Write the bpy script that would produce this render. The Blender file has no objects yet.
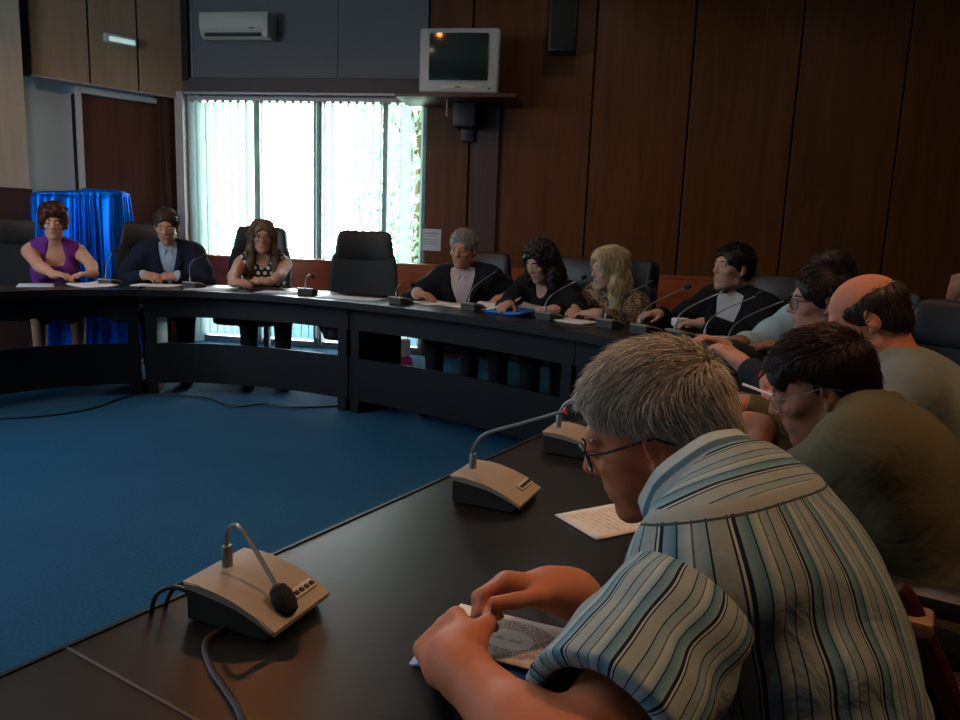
import bpy, bmesh, math, random
import numpy as np
from mathutils import Vector, Matrix
random.seed(7)
RNG = np.random.default_rng(11)
scene = bpy.context.scene
COL = scene.collection
PI = math.pi
f32 = np.float32

# ------------------------------------------------------------------ helpers
def lin(h):
    h = h.lstrip('#')
    o = []
    for i in (0, 2, 4):
        c = int(h[i:i+2], 16)/255
        o.append(c/12.92 if c <= .04045 else ((c+.055)/1.055)**2.4)
    return (o[0], o[1], o[2], 1)

def tag(o, label=None, cat=None, group=None, kind=None):
    if label: o['label'] = label
    if cat: o['category'] = cat
    if group: o['group'] = group
    if kind: o['kind'] = kind
    return o

def empty(name, loc=(0, 0, 0), rz=0, label=None, cat=None, group=None):
    o = bpy.data.objects.new(name, None)
    o.empty_display_size = .1
    COL.objects.link(o)
    o.location = loc
    o.rotation_euler = (0, 0, rz)
    return tag(o, label, cat, group)

def link(name, me, mat=None, parent=None, loc=None, rz=None):
    o = bpy.data.objects.new(name, me)
    COL.objects.link(o)
    if mat is not None:
        for m in (mat if isinstance(mat, (list, tuple)) else [mat]):
            me.materials.append(m)
    if parent is not None: o.parent = parent
    if loc is not None: o.location = loc
    if rz is not None: o.rotation_euler = (0, 0, rz)
    return o

def copy_tree(o, parent=None):
    c = o.copy(); COL.objects.link(c)
    if parent is not None: c.parent = parent
    for ch in list(o.children): copy_tree(ch, c)
    return c

class MB:
    """collects shapes into one bmesh"""
    def __init__(s): s.bm = bmesh.new()
    def box(s, c, size, bev=0, rot=None, seg=2):
        r = bmesh.ops.create_cube(s.bm, size=1)
        vs = r['verts']
        for v in vs: v.co = Vector((v.co.x*size[0], v.co.y*size[1], v.co.z*size[2]))
        if bev > 0:
            es = list({e for v in vs for e in v.link_edges})
            b = bmesh.ops.bevel(s.bm, geom=es, offset=bev, segments=seg, affect='EDGES', profile=.5)
            vs = list({v for f in b['faces'] for v in f.verts} | {v for v in vs if v.is_valid})
            done = set(vs); st = list(vs)
            while st:
                v = st.pop()
                for e in v.link_edges:
                    w = e.other_vert(v)
                    if w not in done: done.add(w); st.append(w)
            vs = list(done)
        M = Matrix.Translation(Vector(c))
        if rot is not None: M = M @ rot
        for v in vs: v.co = M @ v.co
        return vs
    def tube(s, pts, r, n=8, cap=True):
        pts = [Vector(p) for p in pts]
        rs = r if isinstance(r, (list, tuple)) else [r]*len(pts)
        rings = []; up = None
        for i, p in enumerate(pts):
            t = (pts[min(i+1, len(pts)-1)] - pts[max(i-1, 0)])
            t = t.normalized() if t.length > 1e-9 else Vector((0, 0, 1))
            if up is None:
                up = Vector((0, 0, 1)) if abs(t.z) < .9 else Vector((1, 0, 0))
            a = (up - t*up.dot(t)).normalized(); b = t.cross(a); up = a
            rings.append([s.bm.verts.new(p + (a*math.cos(2*PI*k/n) + b*math.sin(2*PI*k/n))*rs[i]) for k in range(n)])
        for i in range(len(rings)-1):
            for k in range(n):
                s.bm.faces.new((rings[i][k], rings[i][(k+1) % n], rings[i+1][(k+1) % n], rings[i+1][k]))
        if cap:
            s.bm.faces.new(rings[0][::-1]); s.bm.faces.new(rings[-1])
    def lathe(s, prof, c=(0, 0, 0), n=20, rot=None):
        M = Matrix.Translation(Vector(c))
        if rot is not None: M = M @ rot
        rings = []
        for (r, z) in prof:
            r = max(r, 1e-4)
            rings.append([s.bm.verts.new(M @ Vector((r*math.cos(2*PI*k/n), r*math.sin(2*PI*k/n), z))) for k in range(n)])
        for i in range(len(rings)-1):
            for k in range(n):
                s.bm.faces.new((rings[i][k], rings[i][(k+1) % n], rings[i+1][(k+1) % n], rings[i+1][k]))
        s.bm.faces.new(rings[0][::-1]); s.bm.faces.new(rings[-1])
    def prism(s, poly, z0, z1):
        a = [s.bm.verts.new((x, y, z0)) for x, y in poly]
        b = [s.bm.verts.new((x, y, z1)) for x, y in poly]
        n = len(poly)
        for i in range(n): s.bm.faces.new((a[i], a[(i+1) % n], b[(i+1) % n], b[i]))
        s.bm.faces.new(a[::-1]); s.bm.faces.new(b)
    def extr(s, prof, x0, x1, M=None):
        """profile in (y,z) extruded along x"""
        M = M or Matrix()
        a = [s.bm.verts.new(M @ Vector((x0, y, z))) for y, z in prof]
        b = [s.bm.verts.new(M @ Vector((x1, y, z))) for y, z in prof]
        n = len(prof)
        for i in range(n): s.bm.faces.new((a[i], a[(i+1) % n], b[(i+1) % n], b[i]))
        s.bm.faces.new(a[::-1]); s.bm.faces.new(b)
    def quad(s, p):
        s.bm.faces.new([s.bm.verts.new(q) for q in p])
    def mesh(s, name, smooth=False, ang=35):
        bmesh.ops.recalc_face_normals(s.bm, faces=s.bm.faces)
        me = bpy.data.meshes.new(name)
        s.bm.to_mesh(me); s.bm.free()
        if smooth:
            for p in me.polygons: p.use_smooth = True
            me.set_sharp_from_angle(angle=math.radians(ang))
        return me
    def build(s, name, mat, parent=None, smooth=True, loc=None, rz=None, ang=35):
        return link(name, s.mesh(name, smooth, ang), mat, parent, loc, rz)

def np_mesh(name, V, Q, smooth=True, uv=None):
    """mesh from numpy verts and quads/tris (uniform face size)"""
    me = bpy.data.meshes.new(name)
    V = np.asarray(V, f32); Q = np.asarray(Q, np.int32)
    n = Q.shape[1]
    me.vertices.add(len(V)); me.vertices.foreach_set('co', V.ravel())
    me.loops.add(Q.size); me.loops.foreach_set('vertex_index', Q.ravel())
    me.polygons.add(len(Q))
    me.polygons.foreach_set('loop_start', np.arange(0, Q.size, n, dtype=np.int32))
    try: me.polygons.foreach_set('loop_total', np.full(len(Q), n, np.int32))
    except Exception: pass
    me.update(calc_edges=True)
    me.validate()
    if smooth: me.polygons.foreach_set('use_smooth', np.ones(len(me.polygons), bool))
    return me

def attr_vec(me, name, A):
    a = me.attributes.new(name, 'FLOAT_VECTOR', 'POINT')
    a.data.foreach_set('vector', np.asarray(A, f32).ravel())
def attr_f(me, name, A):
    a = me.attributes.new(name, 'FLOAT', 'POINT')
    a.data.foreach_set('value', np.asarray(A, f32).ravel())

# ------------------------------------------------------------------ materials
class NT:
    def __init__(s, name):
        s.m = bpy.data.materials.new(name); s.m.use_nodes = True
        s.t = s.m.node_tree; s.n = s.t.nodes
        s.b = s.n['Principled BSDF']; s.out = s.n['Material Output']
    def new(s, ty, **kw):
        x = s.n.new(ty)
        for k, v in kw.items():
            if k.startswith('_'): setattr(x, k[1:], v)
            else:
                x.inputs[k.replace('__', ' ')].default_value = v
        return x
    def l(s, a, b): s.t.links.new(a, b)
    def set(s, **kw):
        for k, v in kw.items(): s.b.inputs[k.replace('__', ' ')].default_value = v
    def math(s, op, a, b=None, c=None):
        x = s.n.new('ShaderNodeMath'); x.operation = op
        for i, v in enumerate((a, b, c)):
            if v is None: continue
            if isinstance(v, (int, float)): x.inputs[i].default_value = v
            else: s.l(v, x.inputs[i])
        return x.outputs[0]
    def mix(s, fac, a, b):
        x = s.n.new('ShaderNodeMix'); x.data_type = 'RGBA'
        for sock, v in ((x.inputs[0], fac), (x.inputs[6], a), (x.inputs[7], b)):
            if isinstance(v, (int, float)): sock.default_value = v
            elif isinstance(v, tuple): sock.default_value = v
            else: s.l(v, sock)
        return x.outputs[2]

def plain(name, hexc, rough=.5, metal=0, var=.12, scale=8, bump=0, bscale=60, spec=.5, coat=0, stretch=None):
    t = NT(name)
    c = lin(hexc) if isinstance(hexc, str) else hexc
    t.set(Roughness=rough, Metallic=metal)
    t.b.inputs['Specular IOR Level'].default_value = spec
    if coat: t.set(Coat__Weight=coat, Coat__Roughness=.15)
    tc = t.new('ShaderNodeTexCoord')
    src = tc.outputs['Object']
    if stretch:
        mp = t.new('ShaderNodeMapping'); mp.inputs['Scale'].default_value = stretch
        t.l(src, mp.inputs['Vector']); src = mp.outputs[0]
    nz = t.new('ShaderNodeTexNoise', Scale=scale, Detail=5.0)
    t.l(src, nz.inputs['Vector'])
    d = tuple(max(0, x*(1-var)) for x in c[:3])+(1,)
    u = tuple(min(1, x*(1+var)) for x in c[:3])+(1,)
    t.l(t.mix(nz.outputs[0], d, u), t.b.inputs['Base Color'])
    if bump:
        n2 = t.new('ShaderNodeTexNoise', Scale=bscale, Detail=4.0)
        t.l(src, n2.inputs['Vector'])
        bp = t.new('ShaderNodeBump', Strength=bump, Distance=.004)
        t.l(n2.outputs[0], bp.inputs['Height']); t.l(bp.outputs[0], t.b.inputs['Normal'])
    return t.m

def wood(name, c1, c2, rough=.4, scale=(6, 6, .35), coat=0, spec=.4):
    t = NT(name); t.set(Roughness=rough)
    t.b.inputs['Specular IOR Level'].default_value = spec
    if coat: t.set(Coat__Weight=coat, Coat__Roughness=.2)
    tc = t.new('ShaderNodeTexCoord'); mp = t.new('ShaderNodeMapping')
    mp.inputs['Scale'].default_value = scale
    t.l(tc.outputs['Object'], mp.inputs['Vector'])
    n1 = t.new('ShaderNodeTexNoise', Scale=3.0, Detail=8.0, Roughness=.65, Distortion=.8)
    n2 = t.new('ShaderNodeTexNoise', Scale=30.0, Detail=3.0)
    t.l(mp.outputs[0], n1.inputs['Vector']); t.l(mp.outputs[0], n2.inputs['Vector'])
    s = t.math('ADD', t.math('MULTIPLY', n1.outputs[0], .75), t.math('MULTIPLY', n2.outputs[0], .25))
    cr = t.new('ShaderNodeValToRGB')
    cr.color_ramp.elements[0].position = .35; cr.color_ramp.elements[0].color = lin(c1)
    cr.color_ramp.elements[1].position = .65; cr.color_ramp.elements[1].color = lin(c2)
    t.l(s, cr.inputs[0]); t.l(cr.outputs[0], t.b.inputs['Base Color'])
    bp = t.new('ShaderNodeBump', Strength=.08, Distance=.002)
    t.l(n2.outputs[0], bp.inputs['Height']); t.l(bp.outputs[0], t.b.inputs['Normal'])
    return t.m

def emit(name, hexc, strength):
    t = NT(name)
    t.set(Emission__Color=lin(hexc), Emission__Strength=strength, Base__Color=lin(hexc))
    return t.m
M = {}
M['panel'] = wood('walnut_panel', '#4e2d14', '#643c1c', .42, (3.2, 3.2, .25), spec=.2)
M['panel_dark'] = wood('dark_walnut', '#38241c', '#4a3026', .45, (3, 3, .3))
M['wainscot'] = wood('reddish_wood', '#8a4424', '#a85c38', .35, (.5, 3, 5))
M['soffit_wood'] = wood('tan_veneer', '#94785e', '#a88a70', .4, (2.5, 2.5, .3))
M['pier_wood'] = wood('pale_pier_veneer', '#a89884', '#b8a894', .4, (2.5, 2.5, .3))
M['door_wood'] = wood('brown_door', '#4a2c22', '#5e3a2c', .4, (4, 4, .3))
M['grey_wall'] = plain('grey_paint', '#66686a', .85, var=.06, scale=2, bump=.1)
M['white_wall'] = plain('pale_paint', '#c8e6f2', .8, var=.08, scale=2.5, bump=.05)
M['head_board'] = plain('dark_header', '#3c322e', .6, var=.1)
M['ceiling'] = plain('ceiling_paint', '#a8a49c', .9, var=.05)
M['groove'] = plain('groove_black', '#140c08', .8)
M['trim_grey'] = plain('aluminium_trim', '#8a8686', .45, .3, var=.06)
M['jamb'] = plain('window_jamb', '#a39a9a', .6, var=.07)
M['mullion'] = plain('mullion_metal', '#7c8084', .4, .4, var=.06)
M['white_frame'] = plain('white_frame', '#b8b4b0', .5, var=.05)
M['table_top'] = wood('black_brown_desktop', '#121210', '#191816', .34, (1.2, 9, 9), spec=.36)
M['table_dark'] = wood('black_desk_panel', '#07090b', '#0b0e11', .5, (4, 4, .6), spec=.25)
M['leather'] = plain('black_leather', '#14191d', .45, var=.2, scale=20, bump=.25, bscale=140)
M['leather_grey'] = plain('grey_chair_fabric', '#161f23', .75, var=.15, scale=30, bump=.2, bscale=200)
M['chair_metal'] = plain('chair_black_plastic', '#121416', .4)
M['mic_beige'] = plain('mic_beige_plastic', '#9c9284', .5, var=.04, scale=30, bump=.04, bscale=400)
M['mic_dark'] = plain('mic_dark_plastic', '#2c2925', .6, var=.08)
M['mic_metal'] = plain('gooseneck_metal', '#8e9295', .35, .7, var=.05)
M['mic_black'] = plain('mic_foam_black', '#16130f', .85, var=.2, scale=200, bump=.5, bscale=500)
M['mic_strip'] = plain('button_strip', '#b8b0a0', .5)
M['mic_button'] = plain('mic_button', '#28221d', .5)
M['led_red'] = emit('red_mic_ring', '#c03028', .25)
M['cable'] = plain('black_cable', '#0e0f12', .5)
M['cable_brown'] = plain('brown_cable', '#2a1d16', .45)
M['paper'] = plain('white_paper', '#d8d4ce', .8, var=.03)
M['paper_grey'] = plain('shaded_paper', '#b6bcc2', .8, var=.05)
M['blue_folder'] = plain('blue_plastic_folder', '#1464b4', .4, var=.08)
M['tv_case'] = plain('tv_grey_case', '#9aa09a', .45, var=.04)
M['tv_screen'] = plain('tv_glass', '#1c2826', .08, var=.05, spec=.6)
M['black_plastic'] = plain('black_plastic', '#15161a', .5)
M['ac_white'] = plain('ac_plastic', '#b4b2a4', .5, var=.04)
M['ac_slot'] = plain('ac_slot', '#2a2a28', .6)
M['lamp_white'] = plain('lamp_cover', '#b8c4c2', .35, var=.05)
M['lamp_glow'] = emit('emergency_lens', '#c8e8e4', .55)
M['pink'] = plain('pink_plastic', '#d83a78', .5)
M['navy'] = plain('navy_plastic', '#20307a', .5)
M['brown_seat'] = wood('light_arm_wood', '#7a5a44', '#8c6850', .45, (3, 3, 3))
M['red_wood'] = wood('dark_red_wood', '#2c100c', '#3c1812', .35, (3, 3, 3))
M['gold'] = plain('gold_metal', '#b89040', .3, .9)
M['silver'] = plain('silver_wire', '#b0b0b0', .3, .8)
M['red_pen'] = plain('red_pen', '#c02030', .4)
M['bark'] = plain('tree_bark', '#5a4a3a', .9, var=.3, bump=.5)
M['leaf'] = plain('tree_leaf', '#b0ccac', .6, var=.4, scale=3)
M['grass'] = plain('outside_lawn', '#7a9a62', .9, var=.2)
M['facade'] = plain('pale_facade', '#c8c8c4', .8)

def carpet():
    t = NT('blue_carpet'); t.set(Roughness=.95)
    t.b.inputs['Specular IOR Level'].default_value = .1
    tc = t.new('ShaderNodeTexCoord')
    n1 = t.new('ShaderNodeTexNoise', Scale=2.2, Detail=6.0, Roughness=.7)
    n2 = t.new('ShaderNodeTexNoise', Scale=90.0, Detail=3.0)
    t.l(tc.outputs['Object'], n1.inputs['Vector']); t.l(tc.outputs['Object'], n2.inputs['Vector'])
    a = t.mix(n1.outputs[0], lin('#1b4868'), lin('#265a7a'))
    g = t.math('MULTIPLY_ADD', n2.outputs[0], .9, .5)
    x = t.n.new('ShaderNodeVectorMath'); x.operation = 'SCALE'
    t.l(a, x.inputs[0]); t.l(g, x.inputs['Scale'])
    t.l(x.outputs[0], t.b.inputs['Base Color'])
    bp = t.new('ShaderNodeBump', Strength=.6, Distance=.006)
    t.l(n2.outputs[0], bp.inputs['Height']); t.l(bp.outputs[0], t.b.inputs['Normal'])
    return t.m
M['carpet'] = carpet()

def satin():
    t = NT('blue_satin'); t.set(Metallic=.55, Roughness=.32, Base__Color=lin('#0a58b8'))
    t.b.inputs['Specular IOR Level'].default_value = .45
    t.b.inputs['Specular Tint'].default_value = lin('#4090ff')
    tc = t.new('ShaderNodeTexCoord')
    n = t.new('ShaderNodeTexNoise', Scale=1.5, Detail=3.0)
    t.l(tc.outputs['Object'], n.inputs['Vector'])
    t.l(t.mix(n.outputs[0], lin('#0058c4'), lin('#0a78f0')), t.b.inputs['Base Color'])
    return t.m
M['satin'] = satin()

def blind():
    t = NT('blind_fabric')
    t.n.remove(t.b)
    d = t.new('ShaderNodeBsdfDiffuse', Color=lin('#f2f8f8')); tr = t.new('ShaderNodeBsdfTranslucent', Color=lin('#c2ecec'))
    tc = t.new('ShaderNodeTexCoord'); w = t.new('ShaderNodeTexNoise', Scale=40.0)
    t.l(tc.outputs['Object'], w.inputs['Vector'])
    t.l(t.mix(w.outputs[0], lin('#ecfafa'), lin('#fcffff')), tr.inputs['Color'])
    mx = t.new('ShaderNodeMixShader', Fac=.72)
    t.l(d.outputs[0], mx.inputs[1]); t.l(tr.outputs[0], mx.inputs[2]); t.l(mx.outputs[0], t.out.inputs['Surface'])
    return t.m
M['blind'] = blind()

def glass(name, tint=(1, 1, 1, 1), k=1.0):
    t = NT(name); t.n.remove(t.b)
    a = t.new('ShaderNodeBsdfTransparent', Color=tint); g = t.new('ShaderNodeBsdfGlossy', Roughness=.02)
    fr = t.new('ShaderNodeFresnel', IOR=1.3)
    mx = t.new('ShaderNodeMixShader')
    t.l(t.math('MULTIPLY', fr.outputs[0], k), mx.inputs[0]); t.l(a.outputs[0], mx.inputs[1]); t.l(g.outputs[0], mx.inputs[2])
    t.l(mx.outputs[0], t.out.inputs['Surface'])
    return t.m
M['glass'] = glass('window_glass', (.96, 1, .99, 1))
M['lens'] = glass('spectacle_lens', k=.25)

M['seam'] = plain('seam_grey', '#4a4744', .5)
def stripes(name, coord_attr='tf', sleeve=False):
    """striped shirt cloth. tf = cloth coordinates: x around the body, z along it, y = 1 on the yoke"""
    t = NT(name); t.set(Roughness=.85)
    t.b.inputs['Specular IOR Level'].default_value = .15
    at = t.n.new('ShaderNodeAttribute'); at.attribute_name = 'tf'
    sp = t.n.new('ShaderNodeSeparateXYZ'); t.l(at.outputs['Vector'], sp.inputs[0])
    x, y, z = sp.outputs
    if sleeve: u = x
    else:
        yoke = t.math('GREATER_THAN', y, 0.0)          # above the seam
        mm = t.n.new('ShaderNodeMix'); mm.data_type = 'FLOAT'
        t.l(yoke, mm.inputs[0]); t.l(x, mm.inputs[2]); t.l(z, mm.inputs[3])
        u = mm.outputs[0]
    f = t.math('FRACT', t.math('MULTIPLY', u, 1/.048))
    cr = t.n.new('ShaderNodeValToRGB'); r = cr.color_ramp; r.interpolation = 'LINEAR'
    base, aqua, dk, wt, teal = '#8a9898', '#7494a0', '#122232', '#a4b0ae', '#4c7686'
    st = [(0, base), (.085, base), (.09, dk), (.115, dk), (.12, wt), (.15, wt), (.155, dk), (.215, dk), (.22, aqua), (.40, teal),
          (.405, dk), (.425, dk), (.43, aqua), (.60, wt), (.605, '#48606c'), (.63, '#48606c'), (.635, base), (.80, aqua), (.805, dk), (.825, dk), (.83, base)]
    while len(r.elements) < len(st): r.elements.new(.5)
    for i, (p, c) in enumerate(st):
        r.elements[i].position = i/100
    for i in reversed(range(len(st))): r.elements[i].position = st[i][0]
    for i, (p, c) in enumerate(st): r.elements[i].color = lin(c)
    t.l(f, cr.inputs[0])
    col = cr.outputs[0]
    if not sleeve:
        band = t.math('LESS_THAN', t.math('ABSOLUTE', y), .006)
        col = t.mix(band, col, lin('#8c9692'))
        ed = t.math('LESS_THAN', t.math('ABSOLUTE', t.math('ADD', y, .008)), .0012)
        col = t.mix(ed, col, lin('#3c4444'))
    tc = t.new('ShaderNodeTexCoord'); n = t.new('ShaderNodeTexNoise', Scale=14.0, Detail=4.0)
    t.l(tc.outputs['Object'], n.inputs['Vector'])
    g = t.math('MULTIPLY_ADD', n.outputs[0], .3, .85)
    v = t.n.new('ShaderNodeVectorMath'); v.operation = 'SCALE'
    t.l(col, v.inputs[0]); t.l(g, v.inputs['Scale']); t.l(v.outputs[0], t.b.inputs['Base Color'])
    n2 = t.new('ShaderNodeTexNoise', Scale=500.0); t.l(tc.outputs['Object'], n2.inputs['Vector'])
    n3 = t.new('ShaderNodeTexNoise', Scale=18.0, Detail=3.0, Distortion=1.2); t.l(tc.outputs['Object'], n3.inputs['Vector'])
    h = t.math('ADD', t.math('MULTIPLY', n2.outputs[0], .04), n3.outputs[0])
    bp = t.new('ShaderNodeBump', Strength=.35, Distance=.012); t.l(h, bp.inputs['Height']); t.l(bp.outputs[0], t.b.inputs['Normal'])
    return t.m
M['shirt_stripe'] = stripes('striped_cotton'); M['sleeve_stripe'] = stripes('striped_cotton_sleeve', sleeve=True)

def cloth(name, hexc, rough=.85, var=.12, wr=.4):
    t = NT(name); t.set(Roughness=rough)
    t.b.inputs['Specular IOR Level'].default_value = .2
    tc = t.new('ShaderNodeTexCoord'); n = t.new('ShaderNodeTexNoise', Scale=10.0, Detail=4.0, Distortion=1.0)
    t.l(tc.outputs['Object'], n.inputs['Vector'])
    c = lin(hexc)
    t.l(t.mix(n.outputs[0], tuple(v*(1-var) for v in c[:3])+(1,), tuple(min(1, v*(1+var)) for v in c[:3])+(1,)), t.b.inputs['Base Color'])
    n2 = t.new('ShaderNodeTexNoise', Scale=260.0); t.l(tc.outputs['Object'], n2.inputs['Vector'])
    h = t.math('ADD', t.math('MULTIPLY', n2.outputs[0], .06), n.outputs[0])
    bp = t.new('ShaderNodeBump', Strength=wr, Distance=.02); t.l(h, bp.inputs['Height']); t.l(bp.outputs[0], t.b.inputs['Normal'])
    return t.m

def dots(name):
    t = NT(name); t.set(Roughness=.8)
    tc = t.new('ShaderNodeTexCoord'); sp = t.n.new('ShaderNodeSeparateXYZ'); t.l(tc.outputs['Object'], sp.inputs[0])
    p = .048
    rowf = t.math('FLOOR', t.math('DIVIDE', sp.outputs[2], p*.8))
    off = t.math('MULTIPLY', t.math('FLOORED_MODULO', rowf, 2.0), p/2)
    fx = t.math('SUBTRACT', t.math('FLOORED_MODULO', t.math('ADD', sp.outputs[0], off), p), p/2)
    fz = t.math('SUBTRACT', t.math('FLOORED_MODULO', sp.outputs[2], p*.8), p*.4)
    d = t.math('SQRT', t.math('ADD', t.math('POWER', t.math('ABSOLUTE', fx), 2.0), t.math('POWER', t.math('ABSOLUTE', fz), 2.0)))
    t.l(t.mix(t.math('LESS_THAN', d, .0135), lin('#0c0c0e'), lin('#c8c0b0')), t.b.inputs['Base Color'])
    return t.m

def leopard(name):
    t = NT(name); t.set(Roughness=.7)
    tc = t.new('ShaderNodeTexCoord'); v = t.new('ShaderNodeTexVoronoi', Scale=34.0)
    n = t.new('ShaderNodeTexNoise', Scale=16.0, Detail=3.0)
    t.l(tc.outputs['Object'], v.inputs['Vector']); t.l(tc.outputs['Object'], n.inputs['Vector'])
    ring = t.math('COMPARE', v.outputs['Distance'], .42, .16)
    a = t.mix(n.outputs[0], lin('#5e4630'), lin('#a8845c'))
    t.l(t.mix(ring, a, lin('#33241a')), t.b.inputs['Base Color'])
    return t.m

def skin(name, hexc, lip='#8a4440'):
    t = NT(name); t.set(Roughness=.62)
    t.b.inputs['Specular IOR Level'].default_value = .35
    t.b.inputs['Subsurface Weight'].default_value = .12
    t.b.inputs['Subsurface Radius'].default_value = (.012, .005, .003)
    t.b.inputs['Subsurface Scale'].default_value = .5
    at = t.n.new('ShaderNodeAttribute'); at.attribute_name = 'tint'
    tc = t.new('ShaderNodeTexCoord'); n = t.new('ShaderNodeTexNoise', Scale=30.0, Detail=4.0)
    t.l(tc.outputs['Object'], n.inputs['Vector'])
    c = lin(hexc)
    base = t.mix(n.outputs[0], tuple(v*k for v, k in zip(c, (.93, .86, .84)))+(1,), tuple(min(1, v*k) for v, k in zip(c, (1.06, 1.08, 1.08)))+(1,))
    t.l(t.mix(at.outputs['Fac'], base, lin(lip)), t.b.inputs['Base Color'])
    n2 = t.new('ShaderNodeTexNoise', Scale=160.0, Detail=3.0); t.l(tc.outputs['Object'], n2.inputs['Vector'])
    bp = t.new('ShaderNodeBump', Strength=.12, Distance=.003); t.l(n2.outputs[0], bp.inputs['Height']); t.l(bp.outputs[0], t.b.inputs['Normal'])
    return t.m

def hairmat(name, dark, light, rough=.45):
    t = NT(name); t.set(Roughness=rough)
    t.b.inputs['Specular IOR Level'].default_value = .35
    at = t.n.new('ShaderNodeAttribute'); at.attribute_name = 'shade'
    t.l(t.mix(at.outputs['Fac'], lin(dark), lin(light)), t.b.inputs['Base Color'])
    return t.m
# ------------------------------------------------------------------ room shell
P0 = (-2.9, 7.5, 0); WA = math.radians(-9); LA = math.radians(225.3)
def S(o): o['kind'] = 'structure'; return o
def wall_obj(name, mb, mat, base='b', smooth=False):
    return mb.build(name, mat, None, smooth, P0, WA if base == 'b' else LA)

m = MB(); m.box((0, 2, -.05), (16, 16, .1)); S(m.build('floor', M['carpet'], smooth=False))
m = MB(); m.box((0, 2, 3.75), (16, 16, .1)); S(m.build('ceiling', M['ceiling'], smooth=False))

# back wall, window side: header and grey wall above it (local: x along the wall, -y into the room)
m = MB(); m.box((1.14, .1, 3.115), (2.42, .2, 1.17)); m.box((1.5, -.003, 3.1), (.006, .008, 1.1)); S(wall_obj('wall_back', m, M['grey_wall']))
m = MB(); m.box((1.17, .05, 2.46), (2.5, .22, .14), .006); S(wall_obj('trim_1', m, M['head_board']))
m = MB(); m.box((1.17, -.075, 2.385), (2.34, .03, .02)); S(wall_obj('trim_2', m, M['trim_grey']))
m = MB(); m.box((-.03, .0, 1.2), (.08, .24, 2.39), .004); S(wall_obj('trim_3', m, M['jamb']))
m = MB(); m.box((-.02, -.02, 3.1), (.14, .1, 1.2)); S(wall_obj('trim_4', m, M['groove']))
# window: frame with four lights, glass, sill at the floor
m = MB()
m.box((1.18, .1, .03), (2.36, .12, .06)); m.box((1.18, .1, 2.375), (2.36, .12, .06))
m.box((.02, .1, 1.17), (.05, .12, 2.39)); m.box((2.34, .1, 1.17), (.06, .12, 2.39))
win = S(wall_obj('window_1', m, M['mullion']))
for ux, w in ((.69, .055), (1.3, .085), (1.96, .05)):
    m = MB(); m.box((ux, .07, 1.2), (w, .1, 2.34), .005)
    if w > .08: m.box((ux+.012, .01, 1.17), (.02, .03, 2.28), .003)
    m.build('mullion', M['mullion'], win, False)
for a, b in ((.045, .6625), (.7175, 1.2575), (1.3425, 1.935), (1.985, 2.31)):
    m = MB(); m.box(((a+b)/2, .1, 1.2), (b-a, .008, 2.3)); m.build('pane', M['glass'], win, False)
# wood panelled part of the back wall
grooves = [2.36, 2.763, 3.85, 4.68, 5.55, 6.39, 7.22, 8.05, 8.9]
m = MB(); m.box((5.63, .14, 1.85), (6.56, .2, 3.7)); S(wall_obj('wall_right', m, M['groove']))
m = MB()
for a, b in zip(grooves[:-1], grooves[1:]):
    m.box(((a+b)/2, .02, 1.85), (b-a-.018, .05, 3.7), .004)
S(wall_obj('trim_5', m, M['panel']))
m = MB(); m.box((2.92, -.03, 1.2), (.24, .05, 2.3), .004); S(wall_obj('trim_6', m, M['panel_dark']))
# raised wooden ledge in front of window and panelling, on posts
m = MB()
m.box((1.27, -.3, .71), (2.16, .03, .3), .004); m.box((1.27, -.2, .868), (2.18, .24, .025), .004)
m.box((3.95, -.3, .71), (3.2, .03, .3), .004); m.box((3.95, -.2, .868), (3.22, .24, .025), .004)
led = S(wall_obj('trim_7', m, M['wainscot']))
m = MB()
for ux in (.9, 1.75, 2.6, 3.4, 4.2, 5.0): m.box((ux, -.24, .29), (.05, .05, .58))
m.build('ledge_post', M['chair_metal'], led, False)

# oblique left wall (local: x away from the corner, +y into the room)
m = MB(); m.box((2.0, -.06, 3.03), (4.0, .12, 1.38)); S(wall_obj('wall_left', m, M['groove'], 'l'))
m = MB()
for a, b in ((.0, .46), (.47, .875), (.885, 1.335)): m.box(((a+b)/2, .012, 3.03), (b-a-.008, .036, 1.375), .003)
S(wall_obj('trim_8', m, M['soffit_wood'], 'l'))
m = MB(); m.box((.67, .0, 2.335), (1.34, .08, .014)); S(wall_obj('trim_9', m, M['jamb'], 'l'))
# recessed wall below it with a door
m = MB(); m.box((1.97, -.2, 1.25), (4.06, .1, 2.5)); m.box((1.97, -.15, 2.46), (4.06, .2, .06)); m.box((-.05, -.13, 1.85), (.14, .36, 3.7)); S(wall_obj('wall_alcove', m, M['white_wall'], 'l'))
m = MB(); m.box((.085, -.1, 1.17), (.36, .12, 2.34), .004); m.box((.2, -.06, 1.17), (.05, .1, 2.34), .003); S(wall_obj('trim_11', m, M['panel_dark'], 'l'))
m = MB(); m.box((.59, -.14, 1.13), (.66, .05, 2.26), .004); dr = S(wall_obj('door_1', m, M['door_wood'], 'l'))
m = MB(); m.box((.955, -.11, 1.15), (.05, .1, 2.3), .004); m.box((.62, -.11, 2.29), (.7, .1, .05), .004); m.build('door_frame', M['white_frame'], dr, False)
m = MB(); m.box((.985, -.12, 1.13), (.012, .06, 2.24)); m.build('door_stop', M['groove'], dr, False)
m = MB(); m.box((.86, -.11, 1.05), (.035, .02, .16), .004); m.tube([(.86, -.1, 1.08), (.86, -.06, 1.08), (.76, -.06, 1.08)], .009); m.build('door_handle', M['trim_grey'], dr)
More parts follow.
